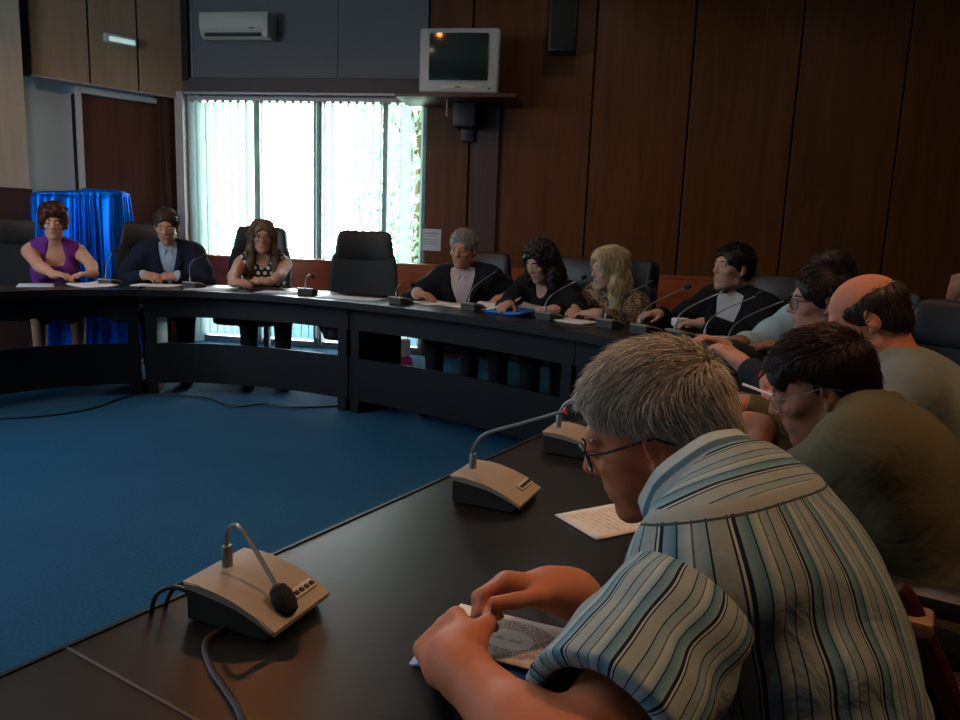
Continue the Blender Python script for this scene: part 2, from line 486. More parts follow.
# pier at the left edge: veneer above, dark panel below
m = MB(); m.box((2.58, .03, 2.55), (2.3, .22, 2.3), .004); S(wall_obj('wall_pier', m, M['pier_wood'], 'l'))
m = MB(); m.box((2.56, .03, .7), (2.3, .2, 1.4), .004); S(wall_obj('trim_12', m, M['panel_dark'], 'l'))
m = MB(); m.box((1.75, .145, 2.55), (.012, .012, 2.3)); S(wall_obj('trim_13', m, M['groove'], 'l'))
# the walls behind and beside the camera
m = MB(); m.box((-5.1, .9, 1.85), (.2, 9.4, 3.7)); S(m.build('wall_west', M['white_wall'], smooth=False))
m = MB(); m.box((5.9, 1.2, 1.85), (.2, 10.4, 3.7)); S(m.build('wall_east', M['panel'], smooth=False))
m = MB(); m.box((.4, -3.9, 1.85), (11.2, .2, 3.7)); S(m.build('wall_south', M['panel'], smooth=False))

# ------------------------------------------------------------------ things on the walls
Rw = Matrix.Rotation(WA, 4, 'Z')
def WP(u, off, z=0):           # point at u along the back wall, off into the room
    v = Matrix.Translation(P0) @ Rw @ Vector((u, -off, z)); return (v.x, v.y, v.z)

# vertical blinds
bl = empty('vertical_blind', WP(0, 0, 0), WA, 'pale vertical blind with half open slats hanging in the bright window', 'blind')
m = MB(); m.box((1.18, -.02, 2.345), (2.3, .05, .035), .004); m.build('head_rail', M['trim_grey'], bl, False)
k = 0; ux = .06; rr = random.Random(3)
while ux < 2.33:
    dense = ux < .62 or ux > 1.35
    openness = rr.uniform(1.45, 1.75) if dense else rr.uniform(1.9, 2.08)
    if ux < .2: openness = rr.uniform(.6, .9)
    if 2.12 < ux < 2.2: openness = .3
    w = .1; c, s_ = math.cos(openness), math.sin(openness)
    zb = .1 + rr.uniform(-.01, .01)
    me = bpy.data.meshes.new('slat')
    pts = []
    for t in (-.5, -.25, 0, .25, .5):
        bow = .008*(1-4*t*t)
        pts.append((ux + w*t*c - bow*s_, -.02 + w*t*s_ + bow*c))
    V = []
    for z in (2.31, zb):
        V += [(x, y, z) for x, y in pts]
    for z in (2.31, zb):
        V += [(x+.0012*s_, y-.0012*c, z) for x, y in pts]
    Fc = [(i, i+1, i+6, i+5) for i in range(4)] + [(10+i, 15+i, 16+i, 11+i) for i in range(4)] + [(0, 5, 15, 10), (4, 14, 19, 9)]
    me.from_pydata(V, [], Fc)
    sl = link('slat', me, M['blind'], bl)
    for p in me.polygons: p.use_smooth = True
    m = MB(); m.box((ux, -.02, 2.318), (.03, .006, .02)); m.build('slat_hanger', M['trim_grey'], sl, False)
    ux += .078

# air conditioner
ac = empty('air_conditioner', WP(.58, 0, 2.965), WA, 'off-white split air conditioner high on the grey wall above the window', 'air conditioner')
m = MB(); m.extr([(0, -.12), (-.12, -.125), (-.17, -.09), (-.2, -.03), (-.2, .09), (-.185, .12), (0, .125)], -.37, .37); m.build('housing', M['ac_white'], ac)
m = MB(); m.box((-.02, -.172, -.085), (.6, .05, .03), .004, Matrix.Rotation(.5, 4, 'X')); m.build('outlet_slot', M['ac_slot'], ac)
m = MB(); m.box((0, -.202, .035), (.68, .006, .13), .002); m.box((0, -.2, -.045), (.7, .006, .006)); m.build('front_grille', M['ac_white'], ac)
m = MB(); m.box((.2, -.2025, -.035), (.05, .004, .01)); m.build('badge', M['ac_slot'], ac)
m = MB(); m.box((.345, -.19, -.02), (.05, .03, .2), .006); m.build('end_cap', M['ac_white'], ac)

# television on a wall shelf
sh = empty('television_shelf', WP(2.72, 0, 2.31), WA, 'dark wall shelf on a bracket carrying the old television', 'shelf')
m = MB(); m.box((0, -.28, 0), (1.04, .52, .035), .006); m.build('board', M['panel_dark'], sh)
m = MB(); m.box((.04, -.16, -.12), (.2, .3, .2), .01); m.box((.04, -.06, -.2), (.12, .08, .25), .006); m.build('bracket', M['black_plastic'], sh)
m = MB(); m.tube([(-.08, -.45, -.02), (-.08, -.45, -.16)], .008); m.build('rod', M['trim_grey'], sh)
tv = empty('television', WP(2.74, .27, 2.33), WA + math.radians(0), 'old grey tube television with dark screen high on the wall shelf', 'television')
m = MB(); m.box((0, -.2, .285), (.69, .08, .57), .025, seg=3); m.build('front_bezel', M['tv_case'], tv)
m = MB()
for i, (w, h, y) in enumerate(((.66, .53, -.16), (.6, .48, -.02), (.42, .36, .12), (.38, .32, .2))):
    pass
bmx = m.bm; rings = []
for (w, h, y) in ((.66, .53, -.16), (.62, .5, -.03), (.44, .38, .14), (.38, .3, .22)):
    rings.append([bmx.verts.new((sx*w/2, y, .285 + sz*h/2 - (.53-h)*.35)) for sx, sz in ((-1, -1), (1, -1), (1, 1), (-1, 1))])
for i in range(3):
    for k in range(4): bmx.faces.new((rings[i][k], rings[i][(k+1) % 4], rings[i+1][(k+1) % 4], rings[i+1][k]))
bmx.faces.new(rings[-1]); bmx.faces.new(rings[0][::-1])
m.build('rear_housing', M['tv_case'], tv, False)
V = []; Q = []
for j in range(13):
    for i in range(17):
        a, b = i/16*2-1, j/12*2-1
        V.append((a*.255, -.246 - .016*(1-a*a*.6-b*b*.4), .315 + b*.205))
for j in range(12):
    for i in range(16): q = j*17+i; Q.append((q, q+1, q+18, q+17))
link('screen', np_mesh('screen', V, Q), M['tv_screen'], tv)
m = MB(); m.box((0, -.243, .05), (.3, .006, .028), .003); m.build('control_panel', M['ac_white'], tv)
m = MB(); m.box((0, -.247, .05), (.05, .006, .01)); m.box((.27, -.242, .04), (.014, .01, .014)); m.build('button', M['black_plastic'], tv, False)

tv.scale = (.98, 1, .91)
ac.scale = (.9, 1, .92)
# loudspeaker
sp = empty('wall_loudspeaker', WP(3.57, .05, 2.99), WA, 'black loudspeaker box high on the panelled wall right of the television', 'loudspeaker')
m = MB(); m.box((0, -.09, 0), (.23, .17, .52), .012); m.build('cabinet', M['black_plastic'], sp)
m = MB(); m.box((0, -.178, .0), (.2, .01, .48), .004); m.build('grille', M['mic_black'], sp)
m = MB(); m.box((0, .02, 0), (.06, .07, .1), .004); m.build('wall_bracket', M['chair_metal'], sp)

# notice
no = MB(); no.box((0, 0, 0), (.19, .003, .2)); 
o = no.build('notice_sheet', M['paper_grey'], None, False, WP(2.43, .012, 1.1), WA); tag(o, 'printed notice sheet pinned to the wood panel right of the window', 'notice')
m = MB()
for i, (w, z) in enumerate(((.13, .06), (.1, .035), (.14, .0), (.12, -.02), (.13, -.04))): m.box((0, -.003, z), (w, .002, .007 if i else .012))
m.build('printed_lines', plain('notice_ink', '#7c8494'), o, False)

# emergency light on the soffit
Rl = Matrix.Rotation(LA, 4, 'Z')
def LP(v, off, z): 
    q = Matrix.Translation(P0) @ Rl @ Vector((v, off, z)); return (q.x, q.y, q.z)
el = empty('emergency_light', LP(.63, .03, 2.745), LA, 'small white emergency light box on the tan veneer wall', 'light fixture')
m = MB(); m.box((0, .03, 0), (.27, .06, .075), .012); m.build('housing', M['lamp_white'], el)
m = MB(); m.box((-.01, .063, -.008), (.22, .012, .04), .005); m.build('lens', M['lamp_glow'], el)

# satin covered stand
ds = empty('draped_stand', (-3.31, 6.26, 0), math.radians(16), 'tall stand covered with shiny blue satin cloth behind the purple dress', 'draped stand')
NU, NV = 420, 60
V = np.zeros((NV, NU, 3), f32)
th = np.linspace(0, 2*PI, NU, endpoint=False)
foldph = 1.2*np.sin(th*2+1)+.8*np.sin(th*5)
for j in range(NV):
    t = j/(NV-1)
    n_ = 5.0
    cx, sx = np.cos(th), np.sin(th)
    rad = 1/((np.abs(cx)/.35)**n_ + (np.abs(sx)/.2)**n_)**(1/n_)
    if t < .12:
        q = t/.12; sc = q**.6; z = 1.4 - .012*q**4 - (.02*q**8); am = .0
        x = cx*rad*sc; y = sx*rad*sc
    else:
        q = (t-.12)/.88
        am = .012 + .03*q
        wv = 1-np.abs(np.sin(th*9+foldph*.9+.5*np.sin(q*3))); wv2 = 1-np.abs(np.sin(th*15.5+foldph*1.7+1))
        d = am*(1.5*wv**1.6 + 1.1*wv2**2.0 + .35*np.sin(th*31+foldph*3)*q) - .02 + .03*q
        d += .05*q*np.maximum(0, np.sin(th*3.0+.6))
        x = cx*(rad+d); y = sx*(rad+d); z = 1.375 - q*1.365
    V[j, :, 0] = x; V[j, :, 1] = y; V[j, :, 2] = z
    if t < .12: V[j, :, 2] += .02*cx
idx = np.arange(NU*NV).reshape(NV, NU)
Q = np.stack([idx[:-1], np.roll(idx, -1, 1)[:-1], np.roll(idx, -1, 1)[1:], idx[1:]], -1).reshape(-1, 4)[:, ::-1]
link('satin_cloth', np_mesh('satin_cloth', V.reshape(-1, 3), Q), M['satin'], ds)
m = MB(); m.box((0, 0, .68), (.62, .3, 1.34)); m.build('stand_body', M['panel_dark'], ds, False)

# ------------------------------------------------------------------ outside the window
m = MB(); m.box((-3, 15, -.35), (30, 13, .1)); tag(S(m.build('ground_outside', M['grass'], None, False)))
def tree(x, y, h, r, lab, seed):
    q = random.Random(seed)
    t = empty('garden_tree', (x, y, -.3), 0, lab, 'tree')
    m = MB(); m.tube([(0, 0, 0), (.05, .02, h*.4), (0, .05, h*.8)], [.14, .1, .04], 10)
    for k in range(6):
        a = k*1.05; m.tube([(0.02, .02, h*(.35+.06*k)), (math.cos(a)*r*.6, math.sin(a)*r*.6, h*(.5+.07*k))], [.04, .012], 6)
    m.build('trunk', M['bark'], t)
    V = []; Q = []
    for k in range(2600):
        a = q.uniform(0, 2*PI); b = q.uniform(-1, 1); rad = r*(q.uniform(.35, 1)**.5)*(.8+.25*math.sin(3*a+b*4))
        p = Vector((math.cos(a)*math.sqrt(1-b*b)*rad, math.sin(a)*math.sqrt(1-b*b)*rad, h*.62 + b*h*.42))
        n = Vector((q.gauss(0, 1), q.gauss(0, 1), q.gauss(0, 1))).normalized(); t1 = n.orthogonal().normalized(); t2 = n.cross(t1)
        s = q.uniform(.05, .1); i = len(V)
        V += [tuple(p - t1*s), tuple(p + t2*s*.45), tuple(p + t1*s), tuple(p - t2*s*.45)]; Q.append((i, i+1, i+2, i+3))
    link('foliage', np_mesh('foliage', V, Q, False), M['leaf'], t)
tree(-.95, 10.6, 4.6, 1.0, 'green tree seen through the right half of the window', 1)
tree(.2, 12.2, 4.2, 1.1, 'green tree outside at the far right edge of the window', 2)
def tubepts(pts, n=8):
    P = [Vector(p) for p in pts]; out = []
    for i in range(len(P)-1):
        p0 = P[max(i-1, 0)]; p1 = P[i]; p2 = P[i+1]; p3 = P[min(i+2, len(P)-1)]
        for k in range(n):
            t = k/n; out.append(.5*((2*p1)+(p2-p0)*t+(2*p0-5*p1+4*p2-p3)*t*t+(3*p1-p0-3*p2+p3)*t**3))
    out.append(P[-1]); return out
tubepts_ = tubepts
# ------------------------------------------------------------------ ring of desks
ARC1 = [(-3.3, 3.7), (-2.86, 4.4), (-2.64, 4.68), (-2.24, 4.88)]
ARC2 = [(-2.24, 4.88), (-1.95, 4.945), (-1.66, 4.93), (-1.3, 4.83), (-.91, 4.65)]
ARC3 = [(-.91, 4.65), (-.45, 4.36), (-.01, 4.01), (.38, 3.63)]
ARC4 = [(.38, 3.63), (.6, 3.38), (.72, 3.17), (.75, 2.95), (.70, 2.62)]
ARC5 = [(.70, 2.62), (.40, 2.08), (.09, 1.57), (-.425, .732)]
ARC6 = [(-.425, .732), (-1.1, -.376)]
def offset(pl, d, side=-1):
    out = []
    for i, p in enumerate(pl):
        a = Vector(pl[max(i-1, 0)]); b = Vector(pl[min(i+1, len(pl)-1)])
        t = (b-a).normalized(); n = Vector((-t.y, t.x))
        out.append(((p[0]+n.x*d), (p[1]+n.y*d)))
    return out
def smooth_pl(pl, n=6):
    if len(pl) < 3: return pl
    out = []
    for i in range(len(pl)-1):
        p0 = Vector(pl[max(i-1, 0)]); p1 = Vector(pl[i]); p2 = Vector(pl[i+1]); p3 = Vector(pl[min(i+2, len(pl)-1)])
        for k in range(n):
            t = k/n
            q = .5*((2*p1)+(p2-p0)*t+(2*p0-5*p1+4*p2-p3)*t*t+(3*p1-p0-3*p2+p3)*t**3)
            out.append((q.x, q.y))
    out.append(pl[-1]); return out
GD = 'curved desks forming the conference ring'
def desk(arc, W, label, inset=.13, smooth=True, seam=False):
    pl = smooth_pl(arc) if smooth else list(arc)
    # going along the arc the room centre lies on the right, the seats on the left
    c = pl[len(pl)//2]
    root = empty('conference_desk', (c[0], c[1], 0), 0, label, 'desk', GD)
    L = lambda pts: [(x-c[0], y-c[1]) for x, y in pts]
    def band(name, d0, d1, z0, z1, mat, bev=0, trim=0):
        a = offset(pl, d0); b = offset(pl, d1)
        m = MB(); m.prism(L(a) + L(b)[::-1], z0, z1)
        if bev: bmesh.ops.bevel(m.bm, geom=[e for e in m.bm.edges], offset=bev, segments=2, affect='EDGES')
        return m.build(name, mat, root, False)
    top = band('desktop', 0.002, W, .695, .73, M['table_top'])
    band('edge_strip', -.006, .0, .69, .7315, M['table_dark'])
    band('apron', inset, inset+.025, .54, .695, M['table_dark'])
    band('modesty_panel', inset, inset+.025, .085, .36, M['table_dark'])
    for e in (0, -1):
        i, j = (0, 1) if e == 0 else (-1, -2)
        p = Vector(pl[i]); t = (Vector(pl[j])-p).normalized()
        n = Vector((-t.y, t.x)) if e == 0 else Vector((t.y, -t.x))
        q = p + t*.045 + n*(inset+.22)
        m = MB(); m.box((q.x-c[0], q.y-c[1], .3475), (.07, .44, .695), .004, Matrix.Rotation(math.atan2(t.y, t.x), 4, 'Z'))
        m.build('pedestal', M['table_dark'], root, False)
    if seam:
        p = Vector(pl[0]); t = (Vector(pl[1])-p).normalized(); n = Vector((-t.y, t.x)); q = p+n*W/2
        m = MB(); m.box((q.x-c[0]+t.x*.002, q.y-c[1]+t.y*.002, .7303), (.0035, W, .0012), 0, Matrix.Rotation(math.atan2(t.y, t.x), 4, 'Z')); m.build('seam_edge', M['seam'], root, False)
    return root
desk(ARC1, .58, 'dark curved desk at the left edge in front of the purple dress')
desk(ARC2, .58, 'dark curved desk below the window in front of the polka dot dress')
desk(ARC3, .58, 'dark curved desk in front of the pale shirt and blue folder')
desk(ARC4, .56, 'dark curved desk at the far right bend by the white T-shirt')
desk(ARC5, .52, 'nearest dark desk under the striped shirt and three microphones')
desk(ARC6, .52, 'dark desk corner at the bottom left edge beyond the seam', smooth=False, seam=True)

# ------------------------------------------------------------------ executive chair prototype
def pillow(name, c, size, mat, parent, rx=0, bulge=.25, taper=0, curve=0):
    """cushion: rounded box with swollen faces"""
    n = 14
    V = []; Q = []
    bm = bmesh.new(); bmesh.ops.create_cube(bm, size=2)
    bmesh.ops.subdivide_edges(bm, edges=bm.edges[:], cuts=n-1, use_grid_fill=True)
    R = Matrix.Rotation(rx, 4, 'X')
    for v in bm.verts:
        x, y, z = v.co; e = 6.0
        k = 1/((abs(x)**e+abs(y)**e+abs(z)**e)**(1/e))
        k = 1 + (k-1)
        x, y, z = x*k, y*k, z*k
        # swollen in the thin direction
        sx, sy, sz = size
        if sy <= min(sx, sz): y *= 1 + bulge*(1-x*x)*(1-z*z)
        else: z *= 1 + bulge*(1-x*x)*(1-y*y)
        xs = x*sx/2*(1 - taper*(z+1)/2)
        q = R @ Vector((xs, y*sy/2 + curve*(x*x), z*sz/2))
        v.co = q + Vector(c)
    me = bpy.data.meshes.new(name); bm.to_mesh(me); bm.free()
    for p in me.polygons: p.use_smooth = True
    return link(name, me, mat, parent)

def make_chair():
    r = empty('executive_chair')
    pillow('seat', (0, .02, .455), (.52, .5, .11), M['leather'], r, 0, .18)
    lean = math.radians(9)
    pillow('backrest', (0, -.245, .74), (.54, .11, .56), M['leather_grey'], r, lean, .25, .12, .06)
    pillow('headrest', (0, -.295, 1.035), (.455, .12, .25), M['leather'], r, lean, .3, .14, .05)
    for s in (-1, 1):
        m = MB(); m.box((s*.29, .03, .665), (.06, .3, .035), .012); m.tube([(s*.29, .12, .65), (s*.29, .1, .5), (s*.25, .05, .41)], .018); m.tube([(s*.29, -.08, .65), (s*.29, -.16, .55)], .018)
        m.build('armrest', M['chair_metal'], r)
    m = MB(); m.tube([(0, 0, .1), (0, 0, .4)], [.03, .026], 12); m.box((0, 0, .395), (.2, .2, .03), .005); m.build('gas_column', M['chair_metal'], r)
    m = MB()
    for k in range(5):
        a = k*2*PI/5; m.tube([(0, 0, .1), (math.cos(a)*.29, math.sin(a)*.29, .075)], [.03, .018], 8)
    m.build('star_base', M['chair_metal'], r)
    for k in range(5):
        a = k*2*PI/5; c = Vector((math.cos(a)*.29, math.sin(a)*.29, .03))
        m = MB(); m.lathe([(.005, -.025), (.028, -.02), (.03, 0), (.028, .02), (.005, .025)], c, 14, Matrix.Rotation(a, 4, 'Z') @ Matrix.Rotation(PI/2, 4, 'X')); m.tube([c, c+Vector((0, 0, .045))], .008)
        m.build('caster', M['chair_metal'], r)
    return r
chair0 = make_chair(); used = []
GC = 'black executive chairs around the ring'
def place_chair(x, y, fx, fy, label, scale=1):
    o = chair0 if not used else copy_tree(chair0)
    used.append(o)
    o.location = (x, y, 0); o.rotation_euler = (0, 0, math.atan2(-fx, fy))
    tag(o, label, 'chair', GC)
    return o

# ------------------------------------------------------------------ delegate microphones
GM = 'gooseneck microphone units on the desks'
def mic(x, y, fx, fy, neck, label, big=True, cable=None, led=True, z=.7315, head=1.0, bw=.108, bd=.128):
    """local +y faces the speaker; neck = points of the gooseneck in local space"""
    r = empty('microphone_unit', (x, y, z), math.atan2(-fx, fy), label, 'microphone', GM)
    w, d = bw, bd
    m = MB()   # lower body, drawn in under the top shell
    m.extr([(-d*.46, .0), (d*.38, .0), (d*.44, .008), (d*.3, .018), (0, .03), (-d*.46, .039)], -w*.47, w*.47); m.build('underside', M['mic_dark'], r, False)
    m = MB()
    top = [(-d*.5, .045), (-d*.3, .0455), (-d*.1, .0425), (d*.1, .0365), (d*.3, .027), (d*.5, .014)]
    bot = [(d*.49, .008), (d*.3, .020), (d*.1, .029), (-d*.1, .035), (-d*.47, .037)]
    m.extr(top+bot, -w/2, w/2)
    bmesh.ops.bevel(m.bm, geom=[e for e in m.bm.edges if abs(e.verts[0].co.x - e.verts[1].co.x) < 1e-6], offset=.0018, segments=2, affect='EDGES')
    m.build('top_shell', M['mic_beige'], r)
    nb = Vector(neck[0])
    m = MB(); m.lathe([(.009, -.004), (.009, 0), (.0065, .002), (.0065, .026), (.0055, .028)], nb, 12); m.build('neck_socket', M['mic_metal'], r)
    pts = tubepts(neck)
    m = MB(); m.tube(pts, .0028, 8); m.build('gooseneck', M['mic_metal'], r)
    a, b = pts[-3], pts[-1]; dr = (b-a).normalized(); q = dr.to_track_quat('Z', 'Y').to_matrix().to_4x4()
    m = MB(); k = head
    m.lathe([(.0035*k, 0), (.0095*k, .004*k), (.0125*k, .014*k), (.0125*k, .024*k), (.009*k, .034*k), (.003*k, .037*k)], b, 14, q); m.build('microphone_head', M['mic_black'], r)
    if led:
        m = MB(); m.lathe([(.0048, -.004), (.0055, -.003), (.0055, .0), (.0048, .001)], b-dr*.002, 12, q); m.build('indicator_ring', M['led_red'], r)
    if big:
        sl = math.atan2(-.0105, d*.2)
        m = MB(); m.box((-.022, d*.34, .0252), (.05, .014, .004), .001, Matrix.Rotation(sl, 4, 'X')); st = m.build('button_strip', M['mic_strip'], r)
        for i in range(5):
            m = MB(); m.box((-.041+.0095*i, d*.34+.002, .0268), (.006, .006, .004), .0008, Matrix.Rotation(sl, 4, 'X')); m.build('button', M['mic_button'], st)
    if cable:
        for cb in cable:
            m = MB(); m.tube(tubepts(cb), .0028, 8); m.build('cable', M['cable'], r)
    return r
# ------------------------------------------------------------------ implicit figures: smooth unions of tapered limbs, meshed with surface nets
A3 = lambda p: np.array(p, np.float64)
def nrm(v): v = A3(v); return v/max(np.linalg.norm(v), 1e-9)

def cap(a, b, ra, rb=None):
    a, b = A3(a), A3(b); rb = ra if rb is None else rb
    ab = b-a; L2 = max(float(ab@ab), 1e-12); r = max(ra, rb)
    def fn(X, Y, Z):
        px, py, pz = X-a[0], Y-a[1], Z-a[2]
        t = np.clip((px*ab[0]+py*ab[1]+pz*ab[2])/L2, 0, 1)
        return np.sqrt((px-t*ab[0])**2+(py-t*ab[1])**2+(pz-t*ab[2])**2) - (ra+(rb-ra)*t)
    return np.minimum(a, b)-r, np.maximum(a, b)+r, fn

def ell(c, r, R=None):
    c, r = A3(c), A3(r); R = np.eye(3) if R is None else R       # columns of R are the local axes
    ext = np.sqrt(((R*r)**2).sum(1))
    def fn(X, Y, Z):
        px, py, pz = X-c[0], Y-c[1], Z-c[2]
        l = [px*R[0, i]+py*R[1, i]+pz*R[2, i] for i in range(3)]
        k0 = np.sqrt((l[0]/r[0])**2+(l[1]/r[1])**2+(l[2]/r[2])**2)
        k1 = np.sqrt((l[0]/r[0]**2)**2+(l[1]/r[1]**2)**2+(l[2]/r[2]**2)**2)
        return k0*(k0-1)/np.maximum(k1, 1e-6)
    return c-ext, c+ext, fn

def rbox(c, half, r, R=None):
    c, h = A3(c), A3(half)-r; R = np.eye(3) if R is None else R
    ext = (np.abs(R)*(A3(half))).sum(1)
    def fn(X, Y, Z):
        px, py, pz = X-c[0], Y-c[1], Z-c[2]
        q = [np.abs(px*R[0, i]+py*R[1, i]+pz*R[2, i])-h[i] for i in range(3)]
        o = np.sqrt(np.maximum(q[0], 0)**2+np.maximum(q[1], 0)**2+np.maximum(q[2], 0)**2)
        return o+np.minimum(np.maximum(q[0], np.maximum(q[1], q[2])), 0)-r
    return c-ext, c+ext, fn

def half(p, n, lo, hi):
    """half space (inside: on the side n points away from) limited to a box"""
    p, n = A3(p), nrm(n)
    def fn(X, Y, Z): return (X-p[0])*n[0]+(Y-p[1])*n[1]+(Z-p[2])*n[2]
    return A3(lo), A3(hi), fn

def field(lo, hi, fn): return A3(lo), A3(hi), fn

class Grid:
    def __init__(s, ops, h, pad=.03):
        lo = np.min([o[0][0] for o in ops if o[1] == 'u'], 0)-pad
        hi = np.max([o[0][1] for o in ops if o[1] == 'u'], 0)+pad
        s.h = h; s.lo = lo; n = np.ceil((hi-lo)/h).astype(int)+2
        s.ax = [(lo[i]+h*np.arange(n[i])).astype(f32) for i in range(3)]
        s.f = np.full(n, .06, f32)
        for o in ops: s.apply(*o)
    def apply(s, prim, op, k):
        lo, hi, fn = prim; m = k+.02
        sl = []
        for i in range(3):
            a = int(max(0, math.floor((lo[i]-m-s.lo[i])/s.h))); b = int(min(len(s.ax[i]), math.ceil((hi[i]+m-s.lo[i])/s.h)+1))
            if b <= a: return
            sl.append(slice(a, b))
        sl = tuple(sl)
        d = fn(s.ax[0][sl[0]][:, None, None], s.ax[1][sl[1]][None, :, None], s.ax[2][sl[2]][None, None, :]).astype(f32)
        c = s.f[sl]
        if op == 'u':
            w = np.clip(.5+.5*(c-d)/k, 0, 1); s.f[sl] = c*(1-w)+d*w-k*w*(1-w)
        elif op == 's':          # subtract
            a, b = -c, d
            w = np.clip(.5+.5*(a-b)/k, 0, 1); s.f[sl] = -(a*(1-w)+b*w-k*w*(1-w))
    def nets(s):
        f = s.f; ins = f < 0
        nx, ny, nz = f.shape
        cnt = np.zeros((nx-1, ny-1, nz-1), np.uint8)
        for i in (0, 1):
            for j in (0, 1):
                for k in (0, 1): cnt += ins[i:nx-1+i, j:ny-1+j, k:nz-1+k]
        act = (cnt > 0) & (cnt < 8)
        C = np.argwhere(act)
        if len(C) == 0: return np.zeros((0, 3)), np.zeros((0, 4), int)
        cid = np.full(act.shape, -1, np.int32); cid[act] = np.arange(len(C))
        off = np.array([(i, j, k) for i in (0, 1) for j in (0, 1) for k in (0, 1)])
        cv = np.stack([f[C[:, 0]+o[0], C[:, 1]+o[1], C[:, 2]+o[2]] for o in off], 1)
        acc = np.zeros((len(C), 3)); num = np.zeros(len(C))
        for a in range(8):
            for b in range(a+1, 8):
                if np.abs(off[a]-off[b]).sum() != 1: continue
                va, vb = cv[:, a], cv[:, b]; m = (va < 0) != (vb < 0)
                t = np.where(m, va/np.where(m, va-vb, 1), 0)
                p = off[a][None]+t[:, None]*(off[b]-off[a])[None]
                acc += p*m[:, None]; num += m
        V = s.lo+(C+acc/num[:, None])*s.h
        Q = []
        for ax in range(3):
            u, w = (ax+1) % 3, (ax+2) % 3
            sa = [slice(None)]*3; sb = [slice(None)]*3
            sa[ax] = slice(0, -1); sb[ax] = slice(1, None)
            E = np.argwhere(ins[tuple(sa)] != ins[tuple(sb)])
            ok = (E[:, u] > 0) & (E[:, w] > 0) & (E[:, u] < f.shape[u]-1) & (E[:, w] < f.shape[w]-1)
            E = E[ok]
            if not len(E): continue
            fl = ins[E[:, 0], E[:, 1], E[:, 2]]
            q = []
            for du, dw in ((-1, -1), (0, -1), (0, 0), (-1, 0)):
                c = E.copy(); c[:, u] += du; c[:, w] += dw
                q.append(cid[c[:, 0], c[:, 1], c[:, 2]])
            q = np.stack(q, 1); q[~fl] = q[~fl][:, ::-1]
            Q.append(q)
        return V, np.concatenate(Q)

def sdf_mesh(name, ops, h, mat, parent, post=None, pad=.03):
    g = Grid(ops, h, pad); V, Q = g.nets()
    if len(V) == 0: raise ValueError('empty '+name)
    # one relaxation pass
    me = np_mesh(name, V, Q)
    if post: post(me, V, Q)
    return link(name, me, mat, parent)

def normals(V, Q):
    n = np.cross(V[Q[:, 2]]-V[Q[:, 0]], V[Q[:, 3]]-V[Q[:, 1]])
    N = np.zeros_like(V)
    for k in range(4): np.add.at(N, Q[:, k], n)
    return N/np.maximum(np.linalg.norm(N, axis=1, keepdims=True), 1e-9)
def set_co(me, V): me.vertices.foreach_set('co', np.asarray(V, f32).ravel()); me.update()

def vnoise(P, s, seed=0):
    """cheap smooth pseudo noise in -1..1"""
    r = np.random.default_rng(seed); o = np.zeros(len(P))
    for k in range(6):
        d = r.normal(size=3); d /= np.linalg.norm(d); fq = s*(.7+.9*r.random())
        o += np.sin(P@d*fq + r.random()*7 + 1.3*np.sin(P@np.roll(d, 1)*fq*.7+k))
    return o/6

def Rmat(yaw, pitch, roll):
    """head axes: x right, y forward, z up; pitch > 0 looks down, roll > 0 tips to the figure's right"""
    M_ = Matrix.Rotation(yaw, 3, 'Z') @ Matrix.Rotation(-pitch, 3, 'X') @ Matrix.Rotation(roll, 3, 'Y')
    return np.array(M_)

def ik(a, c, l1, l2, pole):
    a, c = A3(a), A3(c); d = c-a; L = np.linalg.norm(d); d = d/L
    L = min(L, (l1+l2)*.995)
    x = (l1*l1-l2*l2+L*L)/(2*L); y = math.sqrt(max(l1*l1-x*x, 1e-6))
    p = A3(pole); p = p-d*(p@d); p = nrm(p)
    return a+d*x+p*y, a+d*L

def rot_axis(v, axis, ang):
    return np.array(Matrix.Rotation(ang, 3, Vector(axis)) @ Vector(v))

